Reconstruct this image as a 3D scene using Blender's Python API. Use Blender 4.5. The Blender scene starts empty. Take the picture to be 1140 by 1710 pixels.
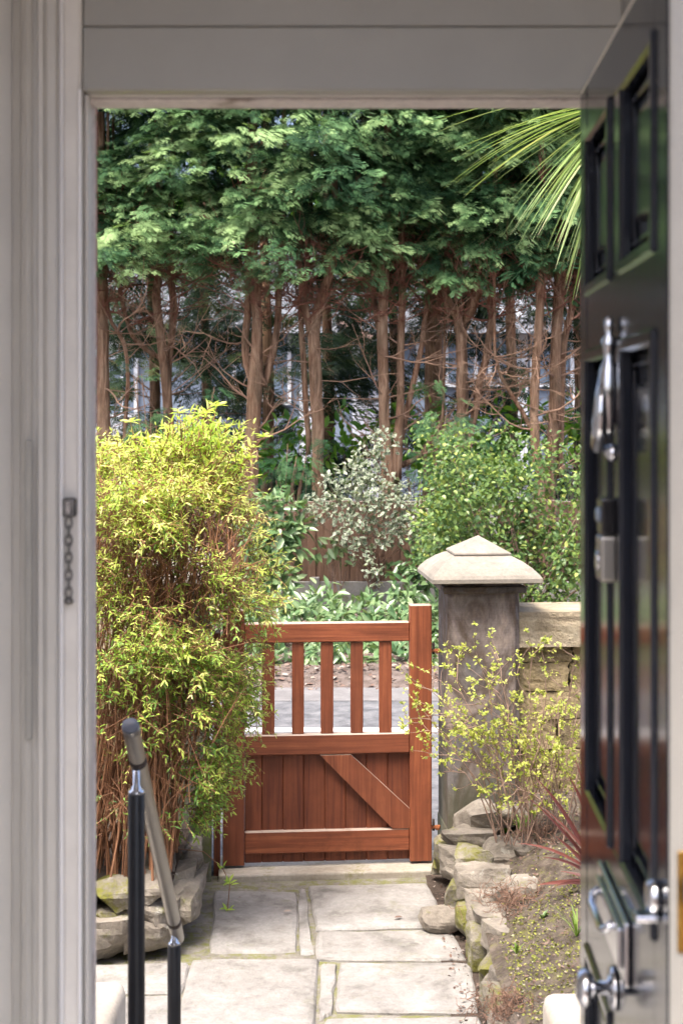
import bpy, bmesh, math, random
import numpy as np
from mathutils import Vector, Matrix, noise as mnoise

random.seed(7)
rng = np.random.default_rng(11)
R = math.radians
S = bpy.context.scene
COL = S.collection

# ------------------------------------------------------------------ camera
CAMZ, FPX, CX, HY = 2.2, 2400.0, 570.0, 690.0
cam_d = bpy.data.cameras.new("camera")
cam = bpy.data.objects.new("camera", cam_d)
COL.objects.link(cam)
cam.location = (0, 0, CAMZ)
cam.rotation_euler = (R(90), 0, 0)
cam_d.sensor_fit = 'VERTICAL'
cam_d.sensor_height = 36.0
cam_d.lens = FPX / 1710 * 36.0
cam_d.shift_y = -(855 - HY) / 1710
cam_d.clip_start = 0.05
cam_d.clip_end = 2000
cam_d.dof.use_dof = True
cam_d.dof.focus_distance = 7.4
cam_d.dof.aperture_fstop = 5.8
S.camera = cam

# ------------------------------------------------------------------ light
SUN_FROM = Vector((-0.30, -0.44, 1.20)).normalized()
w = bpy.data.worlds.new("World"); S.world = w; w.use_nodes = True
nt = w.node_tree
sky = nt.nodes.new('ShaderNodeTexSky'); sky.sky_type = 'NISHITA'; sky.sun_disc = False
sky.sun_elevation = math.asin(SUN_FROM.z)
sky.sun_rotation = math.atan2(SUN_FROM.x, SUN_FROM.y)
sky.dust_density = 6.0; sky.ozone_density = 0.6; sky.air_density = 0.7
bgn = nt.nodes['Background']; bgn.inputs['Strength'].default_value = 0.15
nt.links.new(sky.outputs[0], bgn.inputs['Color'])
sun_d = bpy.data.lights.new("sun", 'SUN'); sun_d.energy = 1.4; sun_d.angle = R(17); sun_d.color = (1.0, 0.95, 0.88)
sun = bpy.data.objects.new("sun", sun_d); COL.objects.link(sun)
sun.rotation_euler = (-SUN_FROM).to_track_quat('-Z', 'Y').to_euler()
S.view_settings.view_transform = 'Standard'
S.view_settings.look = 'None'
S.view_settings.gamma = 1
S.view_settings.use_curve_mapping = False
S.view_settings.exposure = 1.80
S.cycles.use_adaptive_sampling = True; S.cycles.adaptive_threshold = 0.03
S.cycles.max_bounces = 5; S.cycles.diffuse_bounces = 3; S.cycles.glossy_bounces = 3; S.cycles.transmission_bounces = 3
S.cycles.transparent_max_bounces = 4
S.cycles.use_denoising = True

# ------------------------------------------------------------------ helpers
def W(px, py, d):
    """world point that a photo pixel shows at depth d"""
    return Vector(((px - CX) / FPX * d, d, CAMZ - (py - HY) / FPX * d))

def G(px, py, z=0.0):
    d = (CAMZ - z) * FPX / (py - HY)
    return W(px, py, d)

def tag(o, label=None, cat=None, group=None, kind=None):
    if label: o["label"] = label
    if cat: o["category"] = cat
    if group: o["group"] = group
    if kind: o["kind"] = kind
    return o

def empty(name, loc=(0, 0, 0), rz=0, label=None, cat=None, group=None):
    o = bpy.data.objects.new(name, None); COL.objects.link(o)
    o.location = loc; o.rotation_euler = (0, 0, rz)
    o.empty_display_size = 0.1
    return tag(o, label, cat, group)

def link(name, me, mat=None, parent=None, smooth=False):
    if mat is not None:
        if isinstance(mat, (list, tuple)):
            for m in mat: me.materials.append(m)
        else: me.materials.append(mat)
    if smooth:
        me.polygons.foreach_set('use_smooth', [True] * len(me.polygons))
    o = bpy.data.objects.new(name, me); COL.objects.link(o)
    if parent is not None: o.parent = parent
    return o

def pyd(name, v, f, mat=None, parent=None, smooth=False):
    me = bpy.data.meshes.new(name)
    me.from_pydata([tuple(p) for p in v], [], f); me.update()
    return link(name, me, mat, parent, smooth)

def bmobj(name, bm, mat=None, parent=None, smooth=False):
    bmesh.ops.recalc_face_normals(bm, faces=bm.faces[:])
    me = bpy.data.meshes.new(name); bm.to_mesh(me); bm.free()
    return link(name, me, mat, parent, smooth)

def add_box(bm, x0, x1, y0, y1, z0, z1, bev=0.0, seg=1, M=None):
    b = bmesh.new()
    bmesh.ops.create_cube(b, size=1)
    bmesh.ops.scale(b, vec=(x1 - x0, y1 - y0, z1 - z0), verts=b.verts)
    bmesh.ops.translate(b, vec=((x0 + x1) / 2, (y0 + y1) / 2, (z0 + z1) / 2), verts=b.verts)
    if bev > 0:
        bmesh.ops.bevel(b, geom=b.edges[:], offset=bev, segments=seg, affect='EDGES', profile=0.5)
    if M is not None: bmesh.ops.transform(b, matrix=M, verts=b.verts)
    me = bpy.data.meshes.new("tmp"); b.to_mesh(me); b.free()
    bm.from_mesh(me); bpy.data.meshes.remove(me)

def box(name, x0, x1, y0, y1, z0, z1, mat, parent=None, bev=0.0, seg=1, M=None, smooth=False):
    bm = bmesh.new(); add_box(bm, x0, x1, y0, y1, z0, z1, bev, seg, M)
    return bmobj(name, bm, mat, parent, smooth)

def tube_data(pts, rad, sides=6, cap=True):
    pts = [Vector(p) for p in pts]; n = len(pts)
    V, F = [], []
    t0 = (pts[1] - pts[0]).normalized()
    ref = Vector((0, 0, 1)) if abs(t0.z) < 0.8 else Vector((1, 0, 0))
    u = t0.cross(ref).normalized()
    for i in range(n):
        t = (pts[min(i + 1, n - 1)] - pts[max(i - 1, 0)]).normalized()
        u = (u - t * u.dot(t)).normalized(); v = t.cross(u)
        for k in range(sides):
            a = 2 * math.pi * k / sides
            V.append(pts[i] + (u * math.cos(a) + v * math.sin(a)) * rad[i])
    for i in range(n - 1):
        for k in range(sides):
            a = i * sides + k; b = i * sides + (k + 1) % sides
            F.append((a, b, b + sides, a + sides))
    if cap:
        F.append(tuple(range(sides))[::-1]); F.append(tuple((n - 1) * sides + k for k in range(sides)))
    return V, F

class Acc:
    def __init__(s): s.v = []; s.f = []
    def add(s, V, F):
        o = len(s.v); s.v += [tuple(p) for p in V]; s.f += [tuple(i + o for i in f) for f in F]
    def tube(s, pts, rad, sides=5, cap=False): s.add(*tube_data(pts, rad, sides, cap))
    def build(s, name, mat, parent=None, smooth=True): return pyd(name, s.v, s.f, mat, parent, smooth)

def lathe(name, prof, mat, parent=None, seg=20, M=None):
    V, F = [], []
    for r, z in prof:
        for k in range(seg):
            a = 2 * math.pi * k / seg; V.append(Vector((r * math.cos(a), r * math.sin(a), z)))
    n = len(prof)
    for i in range(n - 1):
        for k in range(seg):
            a = i * seg + k; b = i * seg + (k + 1) % seg
            F.append((a, b, b + seg, a + seg))
    F.append(tuple(range(seg))[::-1]); F.append(tuple((n - 1) * seg + k for k in range(seg)))
    if M is not None: V = [M @ v for v in V]
    return pyd(name, V, F, mat, parent, True)

def curve_pts(p0, p1, bend, n=6):
    p0, p1, bend = Vector(p0), Vector(p1), Vector(bend)
    m = (p0 + p1) / 2 + bend
    out = []
    for i in range(n):
        t = i / (n - 1); out.append(p0 * (1 - t) ** 2 + m * 2 * t * (1 - t) + p1 * t * t)
    return out

def rv(s=1.0):
    return Vector((random.uniform(-s, s), random.uniform(-s, s), random.uniform(-s, s)))

# numpy leaf masses --------------------------------------------------
def frames(d, n):
    d = d / np.maximum(np.linalg.norm(d, axis=1, keepdims=True), 1e-9)
    x = np.cross(d, n); x /= np.maximum(np.linalg.norm(x, axis=1, keepdims=True), 1e-9)
    z = np.cross(x, d)
    return np.stack([x, d, z], axis=2)

def mass(name, T, F, pos, d, n, size, rnd, mat, parent=None, wid=None, matidx=None, smooth=False, tip=0.0):
    T = np.asarray(T, float); F = np.asarray(F, int)
    pos = np.asarray(pos, float); N = len(pos)
    Rm = frames(np.asarray(d, float), np.asarray(n, float))
    sc = np.ones((N, 3)) * np.asarray(size, float).reshape(-1, 1)
    if wid is not None: sc[:, 0] *= wid
    P = T[None] * sc[:, None, :]
    V = np.einsum('nij,nkj->nki', Rm, P) + pos[:, None, :]
    V = V.reshape(-1, 3); nv = len(T)
    FF = (F[None] + (np.arange(N) * nv)[:, None, None]).reshape(-1, F.shape[1])
    me = bpy.data.meshes.new(name)
    me.vertices.add(len(V)); me.vertices.foreach_set('co', V.astype(np.float32).ravel())
    me.loops.add(FF.size); me.loops.foreach_set('vertex_index', FF.astype(np.int32).ravel())
    me.polygons.add(len(FF))
    me.polygons.foreach_set('loop_start', (np.arange(len(FF)) * F.shape[1]).astype(np.int32))
    me.polygons.foreach_set('loop_total', np.full(len(FF), F.shape[1], np.int32))
    if matidx is not None:
        me.polygons.foreach_set('material_index', np.tile(np.asarray(matidx, np.int32), N))
    me.update(calc_edges=True); me.validate()
    at = me.attributes.new('rnd', 'FLOAT', 'POINT')
    at.data.foreach_set('value', np.clip(np.repeat(np.asarray(rnd, np.float32), nv) + np.tile((tip * (T[:, 1] - .5 + .6 * np.abs(T[:, 0]))).astype(np.float32), N), 0, 1).astype(np.float32))
    return link(name, me, mat, parent, smooth)

def leaf_lance(w=0.28, fold=0.12, curl=0.12):
    T = [(0, 0, 0), (0, .5, -.02), (0, 1, -curl), (-w * .42, .22, fold * .5), (-w * .45, .62, fold * .5 - curl * .3), (w * .42, .22, fold * .5), (w * .45, .62, fold * .5 - curl * .3)]
    F = [(0, 1, 2, 4, 3), (0, 5, 6, 2, 1)]
    return T, F
def leaf_oval(w=0.55):
    T = [(0, 0, 0), (0, .5, -.03), (0, 1, -.10), (-w * .45, .28, .05), (-w * .46, .68, .02), (w * .45, .28, .05), (w * .46, .68, .02)]
    return T, [(0, 1, 2, 4, 3), (0, 5, 6, 2, 1)]

def spray_template():
    V, F = [], []
    def rh(p, a, L, wd, zz=0):
        dx, dy = math.sin(a), math.cos(a)
        px, py = p
        def z(x, y): return -0.30 * y * y - 0.45 * x * x + zz
        pts = [(px, py), (px + dx * L * .4 - dy * wd, py + dy * L * .4 + dx * wd), (px + dx * L, py + dy * L), (px + dx * L * .4 + dy * wd, py + dy * L * .4 - dx * wd)]
        b = len(V)
        for q in pts: V.append((q[0], q[1], z(*q)))
        F.append((b, b + 3, b + 2, b + 1))
    rh((0, 0), 0, .6, .012); rh((0, .5), 0, .55, .016)
    for i, t in enumerate(np.linspace(.15, .92, 11)):
        s = 1 if i % 2 else -1
        L = (.46 * (1 - t) ** .7 + .10) * (0.75 + .5 * ((i * 7) % 5) / 5)
        a = s * R(40 + (i * 13) % 11)
        zz = .05 * math.sin(i * 2.3)
        rh((0, t), a, L, .014, zz)
        for k, q in enumerate((.3, .55, .78)):
            p = (math.sin(a) * L * q, t + math.cos(a) * L * q)
            l2 = L * .46 * (1.15 - q * .7) + .035
            rh(p, a + R(34), l2, .015, zz + .02)
            rh(p, a - R(34), l2, .015, zz - .02)
    return V, F
SPRAY = spray_template()

# ------------------------------------------------------------------ materials
def newmat(name):
    m = bpy.data.materials.new(name); m.use_nodes = True
    t = m.node_tree; b = t.nodes['Principled BSDF']
    return m, t, b

def N_(t, typ, **kw):
    n = t.nodes.new(typ)
    for k, v in kw.items():
        if k.startswith('i_'): n.inputs[k[2:].replace('_', ' ')].default_value = v
        else: setattr(n, k, v)
    return n

def ramp(t, fac, stops):
    r = t.nodes.new('ShaderNodeValToRGB'); e = r.color_ramp.elements
    while len(e) < len(stops): e.new(0.5)
    for i, (p, c) in enumerate(stops):
        e[i].position = p; e[i].color = (*c, 1)
    t.links.new(fac, r.inputs[0]); return r.outputs[0]

def coords(t, scale=(1, 1, 1), kind='Object', rand=False):
    tc = t.nodes.new('ShaderNodeTexCoord'); mp = t.nodes.new('ShaderNodeMapping')
    mp.inputs['Scale'].default_value = scale
    t.links.new(tc.outputs[kind], mp.inputs[0])
    if rand:
        oi = t.nodes.new('ShaderNodeObjectInfo')
        mul = N_(t, 'ShaderNodeMath', operation='MULTIPLY'); mul.inputs[1].default_value = 37.0
        t.links.new(oi.outputs['Random'], mul.inputs[0])
        t.links.new(mul.outputs[0], mp.inputs['Location'])
    return mp.outputs[0]

def noise(t, vec, scale, detail=6, rough=.6, dist=0.0):
    n = N_(t, 'ShaderNodeTexNoise'); n.inputs['Scale'].default_value = scale
    n.inputs['Detail'].default_value = detail; n.inputs['Roughness'].default_value = rough
    n.inputs['Distortion'].default_value = dist
    t.links.new(vec, n.inputs['Vector']); return n.outputs['Fac']

def mixc(t, fac, a, b, blend='MIX'):
    m = N_(t, 'ShaderNodeMix', data_type='RGBA', blend_type=blend)
    for s, v in ((m.inputs[0], fac), (m.inputs[6], a), (m.inputs[7], b)):
        if isinstance(v, (int, float)): s.default_value = v
        elif isinstance(v, tuple): s.default_value = (*v, 1)
        else: t.links.new(v, s)
    return m.outputs[2]

def bump(t, b, h, strength=.4, dist=.01):
    bp = t.nodes.new('ShaderNodeBump'); bp.inputs['Strength'].default_value = strength; bp.inputs['Distance'].default_value = dist
    t.links.new(h, bp.inputs['Height']); t.links.new(bp.outputs[0], b.inputs['Normal'])

def mat_plain(name, col, rough=.5, metal=0.0, coat=0.0, var=0.0, bmp=0.0, vscale=8):
    m, t, b = newmat(name)
    b.inputs['Base Color'].default_value = (*col, 1); b.inputs['Roughness'].default_value = rough
    b.inputs['Metallic'].default_value = metal; b.inputs['Coat Weight'].default_value = coat
    if var > 0 or bmp > 0:
        v = coords(t); n = noise(t, v, vscale)
        if var > 0:
            c = ramp(t, n, [(.3, tuple(x * (1 - var) for x in col)), (.7, tuple(min(1, x * (1 + var)) for x in col))])
            t.links.new(c, b.inputs['Base Color'])
        if bmp > 0: bump(t, b, n, bmp)
    return m

def mat_leaf(name, stops, rough=.45, trans=.3, tint=(1.25, 1.2, .6), spec=.4):
    m, t, b = newmat(name)
    a = N_(t, 'ShaderNodeAttribute', attribute_name='rnd')
    c = ramp(t, a.outputs['Fac'], stops)
    t.links.new(c, b.inputs['Base Color']); b.inputs['Roughness'].default_value = rough
    b.inputs['Specular IOR Level'].default_value = spec
    tr = t.nodes.new('ShaderNodeBsdfTranslucent')
    tc = mixc(t, 1.0, c, tint, 'MULTIPLY'); t.links.new(tc, tr.inputs[0])
    mx = t.nodes.new('ShaderNodeMixShader'); mx.inputs[0].default_value = trans
    t.links.new(b.outputs[0], mx.inputs[1]); t.links.new(tr.outputs[0], mx.inputs[2])
    t.links.new(mx.outputs[0], t.nodes['Material Output'].inputs[0])
    return m

def mat_stone(name, stops, scale=6, bmp=.6, moss=0.0, mosscol=(.16, .17, .03), lichen=.0, rough=.9, dist=.012, streak=None):
    m, t, b = newmat(name)
    v = coords(t, rand=True)
    n1 = noise(t, v, scale, 8, .65, .3)
    c = ramp(t, n1, stops)
    n2 = noise(t, v, scale * 9, 5, .7)
    c = mixc(t, .35, c, ramp(t, n2, [(.3, (.45, .45, .45)), (.7, (1.25, 1.22, 1.2))]), 'MULTIPLY')
    if streak:
        vs = coords(t, streak, rand=True)
        ns = noise(t, vs, 1.0, 5, .6, 1.2)
        c = mixc(t, ramp(t, ns, [(.42, (0, 0, 0)), (.6, (.75, .75, .75))]), c, mixc(t, .5, c, (.30, .25, .20)))
    if lichen > 0:
        nl = noise(t, v, scale * 2.2, 6, .7)
        c = mixc(t, ramp(t, nl, [(.60, (0, 0, 0)), (.70, (lichen,) * 3)]), c, (.50, .50, .44))
    if moss > 0:
        nm = noise(t, v, scale * 1.3, 7, .7)
        lo = .64 - moss * .26
        nf = noise(t, v, scale * 11, 5, .75)
        ad = N_(t, 'ShaderNodeMath', operation='MULTIPLY_ADD'); t.links.new(nf, ad.inputs[0]); ad.inputs[1].default_value = .45; t.links.new(nm, ad.inputs[2])
        c = mixc(t, ramp(t, ad.outputs[0], [(lo + .20, (0, 0, 0)), (lo + .36, (.85, .85, .85))]), c, mixc(t, nf, tuple(q * .55 for q in mosscol), tuple(q * 1.3 for q in mosscol)))
    t.links.new(c, b.inputs['Base Color']); b.inputs['Roughness'].default_value = rough
    b.inputs['Specular IOR Level'].default_value = .25
    hh = N_(t, 'ShaderNodeMath', operation='ADD'); t.links.new(n1, hh.inputs[0])
    h2 = N_(t, 'ShaderNodeMath', operation='MULTIPLY'); t.links.new(n2, h2.inputs[0]); h2.inputs[1].default_value = .35
    t.links.new(h2.outputs[0], hh.inputs[1])
    bump(t, b, hh.outputs[0], bmp, dist)
    return m

def mat_wood(name, axis, dark, mid, light, worn=.0):
    m, t, b = newmat(name)
    sc = {'x': (2.2, 60, 60), 'z': (60, 60, 2.2)}[axis]
    v = coords(t, sc, rand=True); v2 = coords(t, (3, 3, 3), rand=True)
    n = noise(t, v, 1.0, 6, .65, .6)
    c = ramp(t, n, [(.28, dark), (.5, mid), (.75, light)])
    oi = t.nodes.new('ShaderNodeObjectInfo')
    c = mixc(t, .55, c, ramp(t, oi.outputs['Random'], [(0, (.62, .60, .62)), (1, (1.2, 1.15, 1.05))]), 'MULTIPLY')
    n3 = noise(t, v2, 1.6, 6, .7)
    c = mixc(t, ramp(t, n3, [(.40, (0, 0, 0)), (.75, (.6, .6, .6))]), c, dark)
    if worn > 0:
        geo = t.nodes.new('ShaderNodeNewGeometry')
        nw = noise(t, coords(t, tuple(q * .35 for q in sc), rand=True), 1.0, 8, .75)
        c = mixc(t, ramp(t, nw, [(.64, (0, 0, 0)), (.74, (worn,) * 3)]), c, (.34, .19, .09))
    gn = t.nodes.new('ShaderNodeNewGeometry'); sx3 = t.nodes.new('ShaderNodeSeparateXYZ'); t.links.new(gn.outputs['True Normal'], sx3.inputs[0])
    c = mixc(t, ramp(t, sx3.outputs['Z'], [(.45, (0, 0, 0)), (.75, (.75, .75, .75))]), c, (.50, .43, .36))  # upward faces paler: weathered tops plus their sky light put into the colour
    nk = noise(t, coords(t, (1, 1, 1), rand=True), 4.0, 7, .75, .4)
    c = mixc(t, ramp(t, nk, [(.56, (0, 0, 0)), (.70, (.5, .5, .5))]), c, tuple(q * .45 for q in mid))
    t.links.new(c, b.inputs['Base Color'])
    b.inputs['Roughness'].default_value = .5; b.inputs['Specular IOR Level'].default_value = .35
    bump(t, b, n, .25, .004)
    return m

M = {}
M['paint'] = mat_plain('taupe_paint', (.325, .315, .285), .38, var=.06, bmp=.12, vscale=5)
M['paint_light'] = mat_plain('pale_paint', (.70, .67, .62), .4, var=.10, bmp=.2, vscale=9)
M['paint_worn'] = mat_stone('worn_pale_paint', [(.35, (.36, .29, .25)), (.46, (.70, .64, .61)), (.7, (.76, .71, .68))], 7, .25, rough=.55)
M['door_black'] = mat_plain('black_gloss_paint', (.014, .016, .023), .13)
M['door_black'].node_tree.nodes['Principled BSDF'].inputs['Specular IOR Level'].default_value = .45
_t = M['door_black'].node_tree; bump(_t, _t.nodes['Principled BSDF'], noise(_t, coords(_t, (1, 1, .4)), 3, 2, .5), .05, .01)
M['chrome'] = mat_plain('chrome', (.60, .61, .64), .14, 1.0)
M['satin'] = mat_plain('satin_steel', (.34, .325, .30), .40, 1.0)
M['brass'] = mat_plain('tarnished_brass', (.42, .25, .06), .35, 1.0, var=.5, vscale=40)
M['black_plastic'] = mat_plain('black_plastic', (.01, .01, .012), .2)
M['black_metal'] = mat_plain('black_powder_coat', (.018, .018, .02), .38, var=.2, bmp=.05, vscale=30)
M['rust'] = mat_plain('rusty_iron', (.26, .085, .03), .85, var=.6, bmp=.6, vscale=60)
M['dark_iron'] = mat_plain('dark_iron', (.05, .035, .03), .7, var=.4, bmp=.4, vscale=60)
M['brick'] = mat_stone('red_brick', [(.3, (.30, .12, .09)), (.6, (.42, .20, .16)), (.8, (.5, .30, .25))], 30, .4)
M['mortar'] = mat_plain('mortar', (.36, .33, .30), .95, var=.2, bmp=.5, vscale=40)
M['render_wall'] = mat_plain('house_render', (.36, .31, .27), .9, var=.1, bmp=.3, vscale=20)
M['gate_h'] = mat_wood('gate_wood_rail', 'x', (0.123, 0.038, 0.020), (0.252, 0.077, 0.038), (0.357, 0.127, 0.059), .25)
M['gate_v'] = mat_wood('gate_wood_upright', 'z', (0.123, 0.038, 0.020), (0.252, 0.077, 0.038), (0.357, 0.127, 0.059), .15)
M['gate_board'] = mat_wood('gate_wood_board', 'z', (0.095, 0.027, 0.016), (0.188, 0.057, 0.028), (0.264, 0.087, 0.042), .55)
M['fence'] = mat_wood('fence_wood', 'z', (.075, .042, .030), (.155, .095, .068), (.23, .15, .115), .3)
M['concrete'] = mat_stone('concrete', [(.3, (.22, .215, .21)), (.7, (.34, .33, .32))], 4, .3, moss=.25)
M['flag'] = mat_stone('sandstone_flag', [(.30, (0.158, 0.149, 0.136)), (.45, (0.274, 0.260, 0.243)), (.58, (0.326, 0.312, 0.294)), (.72, (0.400, 0.387, 0.370))], 5.5, .55, moss=.10, mosscol=(0.205, 0.202, 0.144), lichen=.30, dist=.035)
M['flag_joint'] = mat_stone('joint_grit', [(.3, (.14, .125, .105)), (.7, (.30, .28, .25))], 14, .6, moss=.6, mosscol=(.17, .18, .04))
M['sill'] = mat_stone('sill_stone', [(.3, (.33, .29, .23)), (.7, (.50, .46, .40))], 5, .3, moss=.25, mosscol=(.24, .23, .10))
M['rock'] = mat_stone('garden_rock', [(.3, (0.126, 0.108, 0.088)), (.5, (0.244, 0.216, 0.180)), (.72, (0.353, 0.315, 0.264))], 7, .9, moss=.15, lichen=.55, dist=.02)
M['rock_mossy'] = mat_stone('mossy_rock', [(.3, (0.128, 0.111, 0.085)), (.5, (0.212, 0.191, 0.153)), (.72, (0.306, 0.281, 0.230))], 7, .9, moss=.70, mosscol=(0.170, 0.170, 0.021), dist=.02)
m, t, b = newmat('pier_stone')
v = coords(t, (1, 1, .55), rand=True); n1 = noise(t, v, 3.4, 12, .58, 1.3)
c = ramp(t, n1, [(.30, (.10, .085, .08)), (.42, (.17, .155, .15)), (.49, (.115, .085, .065)), (.56, (.21, .175, .16)), (.62, (.30, .245, .21)), (.70, (.17, .135, .105)), (.85, (.24, .20, .17))])
n3 = noise(t, coords(t, (5, 5, 160)), 1.0, 4, .7)
c = mixc(t, .22, c, ramp(t, n3, [(.35, (.55, .55, .55)), (.65, (1.25, 1.25, 1.25))]), 'MULTIPLY')
n4 = noise(t, v, 45, 5, .7); c = mixc(t, .7, c, ramp(t, n4, [(.3, (.5, .5, .5)), (.7, (1.3, 1.3, 1.3))]), 'MULTIPLY')
tcz = t.nodes.new('ShaderNodeTexCoord'); sp = t.nodes.new('ShaderNodeSeparateXYZ'); t.links.new(tcz.outputs['Object'], sp.inputs[0])
nz = N_(t, 'ShaderNodeMath', operation='ADD'); t.links.new(sp.outputs['Z'], nz.inputs[0]); t.links.new(noise(t, v, 6, 5, .6), nz.inputs[1])
c = mixc(t, ramp(t, nz.outputs[0], [(.75, (.65, .65, .65)), (1.05, (0, 0, 0))]), c, (.085, .088, .055))
t.links.new(c, b.inputs['Base Color']); b.inputs['Roughness'].default_value = .9; b.inputs['Specular IOR Level'].default_value = .25
bump(t, b, n3, .2, .004); M['pier'] = m
M['pier_green'] = mat_stone('pier_base_stone', [(.30, (.10, .10, .075)), (.6, (.19, .185, .13)), (.8, (.27, .25, .18))], 5, .5, moss=.35, mosscol=(.13, .15, .045))
M['cap'] = mat_stone('cap_sandstone', [(.28, (0.170, 0.153, 0.127)), (.45, (0.251, 0.228, 0.195)), (.6, (0.295, 0.269, 0.228)), (.8, (0.324, 0.302, 0.262))], 6, .55, lichen=.35, dist=.010)
M['coping'] = mat_stone('coping_sandstone', [(.3, (.17, .135, .085)), (.5, (.37, .31, .21)), (.7, (.47, .41, .30))], 5, 1.0, dist=.03, streak=(1.2, 8, 30))
M['wall_stone'] = mat_stone('wall_sandstone', [(.28, (0.150, 0.120, 0.080)), (.5, (0.325, 0.258, 0.150)), (.72, (0.463, 0.372, 0.220))], 6, 1.0, moss=.12, dist=.03)
M['cream_stone'] = mat_stone('cream_stone', [(.3, (.55, .48, .38)), (.7, (.68, .62, .53))], 6, .25)
M['soil'] = mat_stone('soil', [(.3, (0.053, 0.040, 0.031)), (.5, (0.115, 0.092, 0.074)), (.7, (0.197, 0.160, 0.129))], 16, 1.0, moss=.30, mosscol=(0.180, 0.176, 0.047), dist=.02)
M['soil_dark'] = mat_stone('dark_soil', [(.3, (.05, .037, .03)), (.7, (.13, .10, .08))], 20, 1.0, dist=.02)
M['litter_ground'] = mat_stone('leaf_litter_ground', [(.3, (.07, .055, .045)), (.5, (.145, .115, .10)), (.7, (.22, .185, .165))], 9, 1.0, dist=.02)
M['asphalt'] = mat_stone('pale_asphalt', [(.34, (.085, .088, .095)), (.5, (.14, .143, .152)), (.66, (.19, .192, .20))], 7, .6, lichen=.15, dist=.006)
M['asphalt_edge'] = mat_stone('worn_asphalt_edge', [(.3, (.14, .135, .135)), (.7, (.22, .215, .215))], 8, .5, dist=.006)
M['paint_line'] = mat_plain('road_paint', (.78, .78, .76), .6, var=.08, vscale=12)
M['bark'] = None
m, t, b = newmat('cypress_bark')
v = coords(t, (15, 15, 1.8)); n = noise(t, v, 1.0, 8, .72, .9)
n2 = noise(t, coords(t), 1.8, 4, .6)
c = ramp(t, n, [(.34, (.05, .024, .016)), (.48, (.22, .118, .072)), (.66, (.50, .33, .22))])
c = mixc(t, ramp(t, n2, [(.4, (0, 0, 0)), (.65, (.5, .5, .5))]), c, (.26, .21, .14))
t.links.new(c, b.inputs['Base Color']); b.inputs['Roughness'].default_value = .95; b.inputs['Specular IOR Level'].default_value = .15
bump(t, b, n, 1.0, .03); M['bark'] = m
M['twig_dead'] = mat_plain('dead_twig', (.29, .18, .12), .9, var=.45, vscale=3)
M['twig_red'] = mat_plain('red_brown_twig', (.21, .085, .055), .85, var=.4, vscale=3)
M['stem_shrub'] = mat_plain('shrub_stem', (.30, .145, .075), .75, var=.5, vscale=6)
M['stem_thin'] = mat_plain('thin_branch', (.30, .20, .15), .8, var=.4, vscale=8)
M['cypress'] = mat_leaf('cypress_foliage', [(0, (0.009, 0.029, 0.015)), (.35, (0.037, 0.098, 0.042)), (.7, (0.139, 0.265, 0.105)), (1, (0.318, 0.464, 0.198))], .65, .10, spec=.15)
M['cypress_far'] = mat_leaf('far_conifer_foliage', [(0, (.012, .030, .016)), (.6, (.035, .065, .032)), (1, (.14, .17, .06))], .6, .25, spec=.15)
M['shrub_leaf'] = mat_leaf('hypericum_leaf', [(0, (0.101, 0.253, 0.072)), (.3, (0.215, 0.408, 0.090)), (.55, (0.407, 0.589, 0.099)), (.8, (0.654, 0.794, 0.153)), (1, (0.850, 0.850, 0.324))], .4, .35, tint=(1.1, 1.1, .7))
M['privet'] = mat_leaf('hedge_leaf', [(0, (0.053, 0.110, 0.035)), (.45, (0.106, 0.190, 0.055)), (.8, (0.234, 0.330, 0.080)), (1, (0.425, 0.460, 0.130))], .35, .3)
M['laurel'] = mat_leaf('laurel_leaf', [(0, (0.064, 0.139, 0.056)), (.5, (0.139, 0.234, 0.095)), (1, (0.287, 0.383, 0.192))], .28, .22, spec=.6)
M['laurel_bright'] = mat_leaf('bright_laurel_leaf', [(0, (.045, .15, .02)), (.5, (.11, .29, .03)), (1, (.28, .46, .05))], .35, .4)
M['holly_green'] = mat_leaf('holly_centre', [(0, (.07, .12, .06)), (1, (.15, .21, .11))], .35, .2, spec=.6)
M['holly_cream'] = mat_leaf('holly_margin', [(0, (0.271, 0.311, 0.227)), (1, (0.492, 0.521, 0.420))], .4, .25, spec=.5)
M['bud_leaf'] = mat_leaf('young_leaf', [(0, (.20, .30, .05)), (.5, (.42, .48, .09)), (1, (.60, .60, .18))], .45, .35)
M['palm'] = mat_leaf('cordyline_leaf', [(0, (0.144, 0.245, 0.075)), (.5, (0.267, 0.390, 0.123)), (.85, (0.431, 0.535, 0.263)), (1, (0.565, 0.490, 0.329))], .38, .35, spec=.5)
M['flax'] = mat_leaf('red_flax_leaf', [(0, (.10, .030, .024)), (.6, (.20, .065, .05)), (1, (.36, .17, .13))], .4, .25, tint=(1.2, .9, .8), spec=.5)
M['grass'] = mat_leaf('green_strap_leaf', [(0, (.12, .24, .03)), (1, (.35, .45, .12))], .4, .35)
M['moss'] = mat_leaf('moss_cover', [(0, (.12, .15, .035)), (.5, (.26, .28, .07)), (.8, (.40, .40, .12)), (1, (.46, .46, .30))], .8, .25, spec=.1)
M['litter'] = mat_leaf('fallen_leaf', [(0, (.08, .05, .04)), (.5, (.19, .125, .10)), (.85, (.30, .23, .19)), (1, (.40, .36, .32))], .8, .1, tint=(1, 1, 1), spec=.1)
M['dead_fern'] = mat_plain('dead_fern', (.22, .125, .085), .9, var=.4, vscale=12)
M['house_white'] = mat_plain('white_house_paint', (.62, .66, .72), .7, var=.04, vscale=2)
M['house_blue'] = mat_plain('slate_blue_cladding', (.20, .25, .33), .6, var=.08, vscale=2)
M['glass'] = mat_plain('window_glass', (.16, .21, .28), .05, coat=.5)
M['roof'] = mat_plain('roof_slates', (.10, .11, .13), .7, var=.25, bmp=.5, vscale=10)

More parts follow.
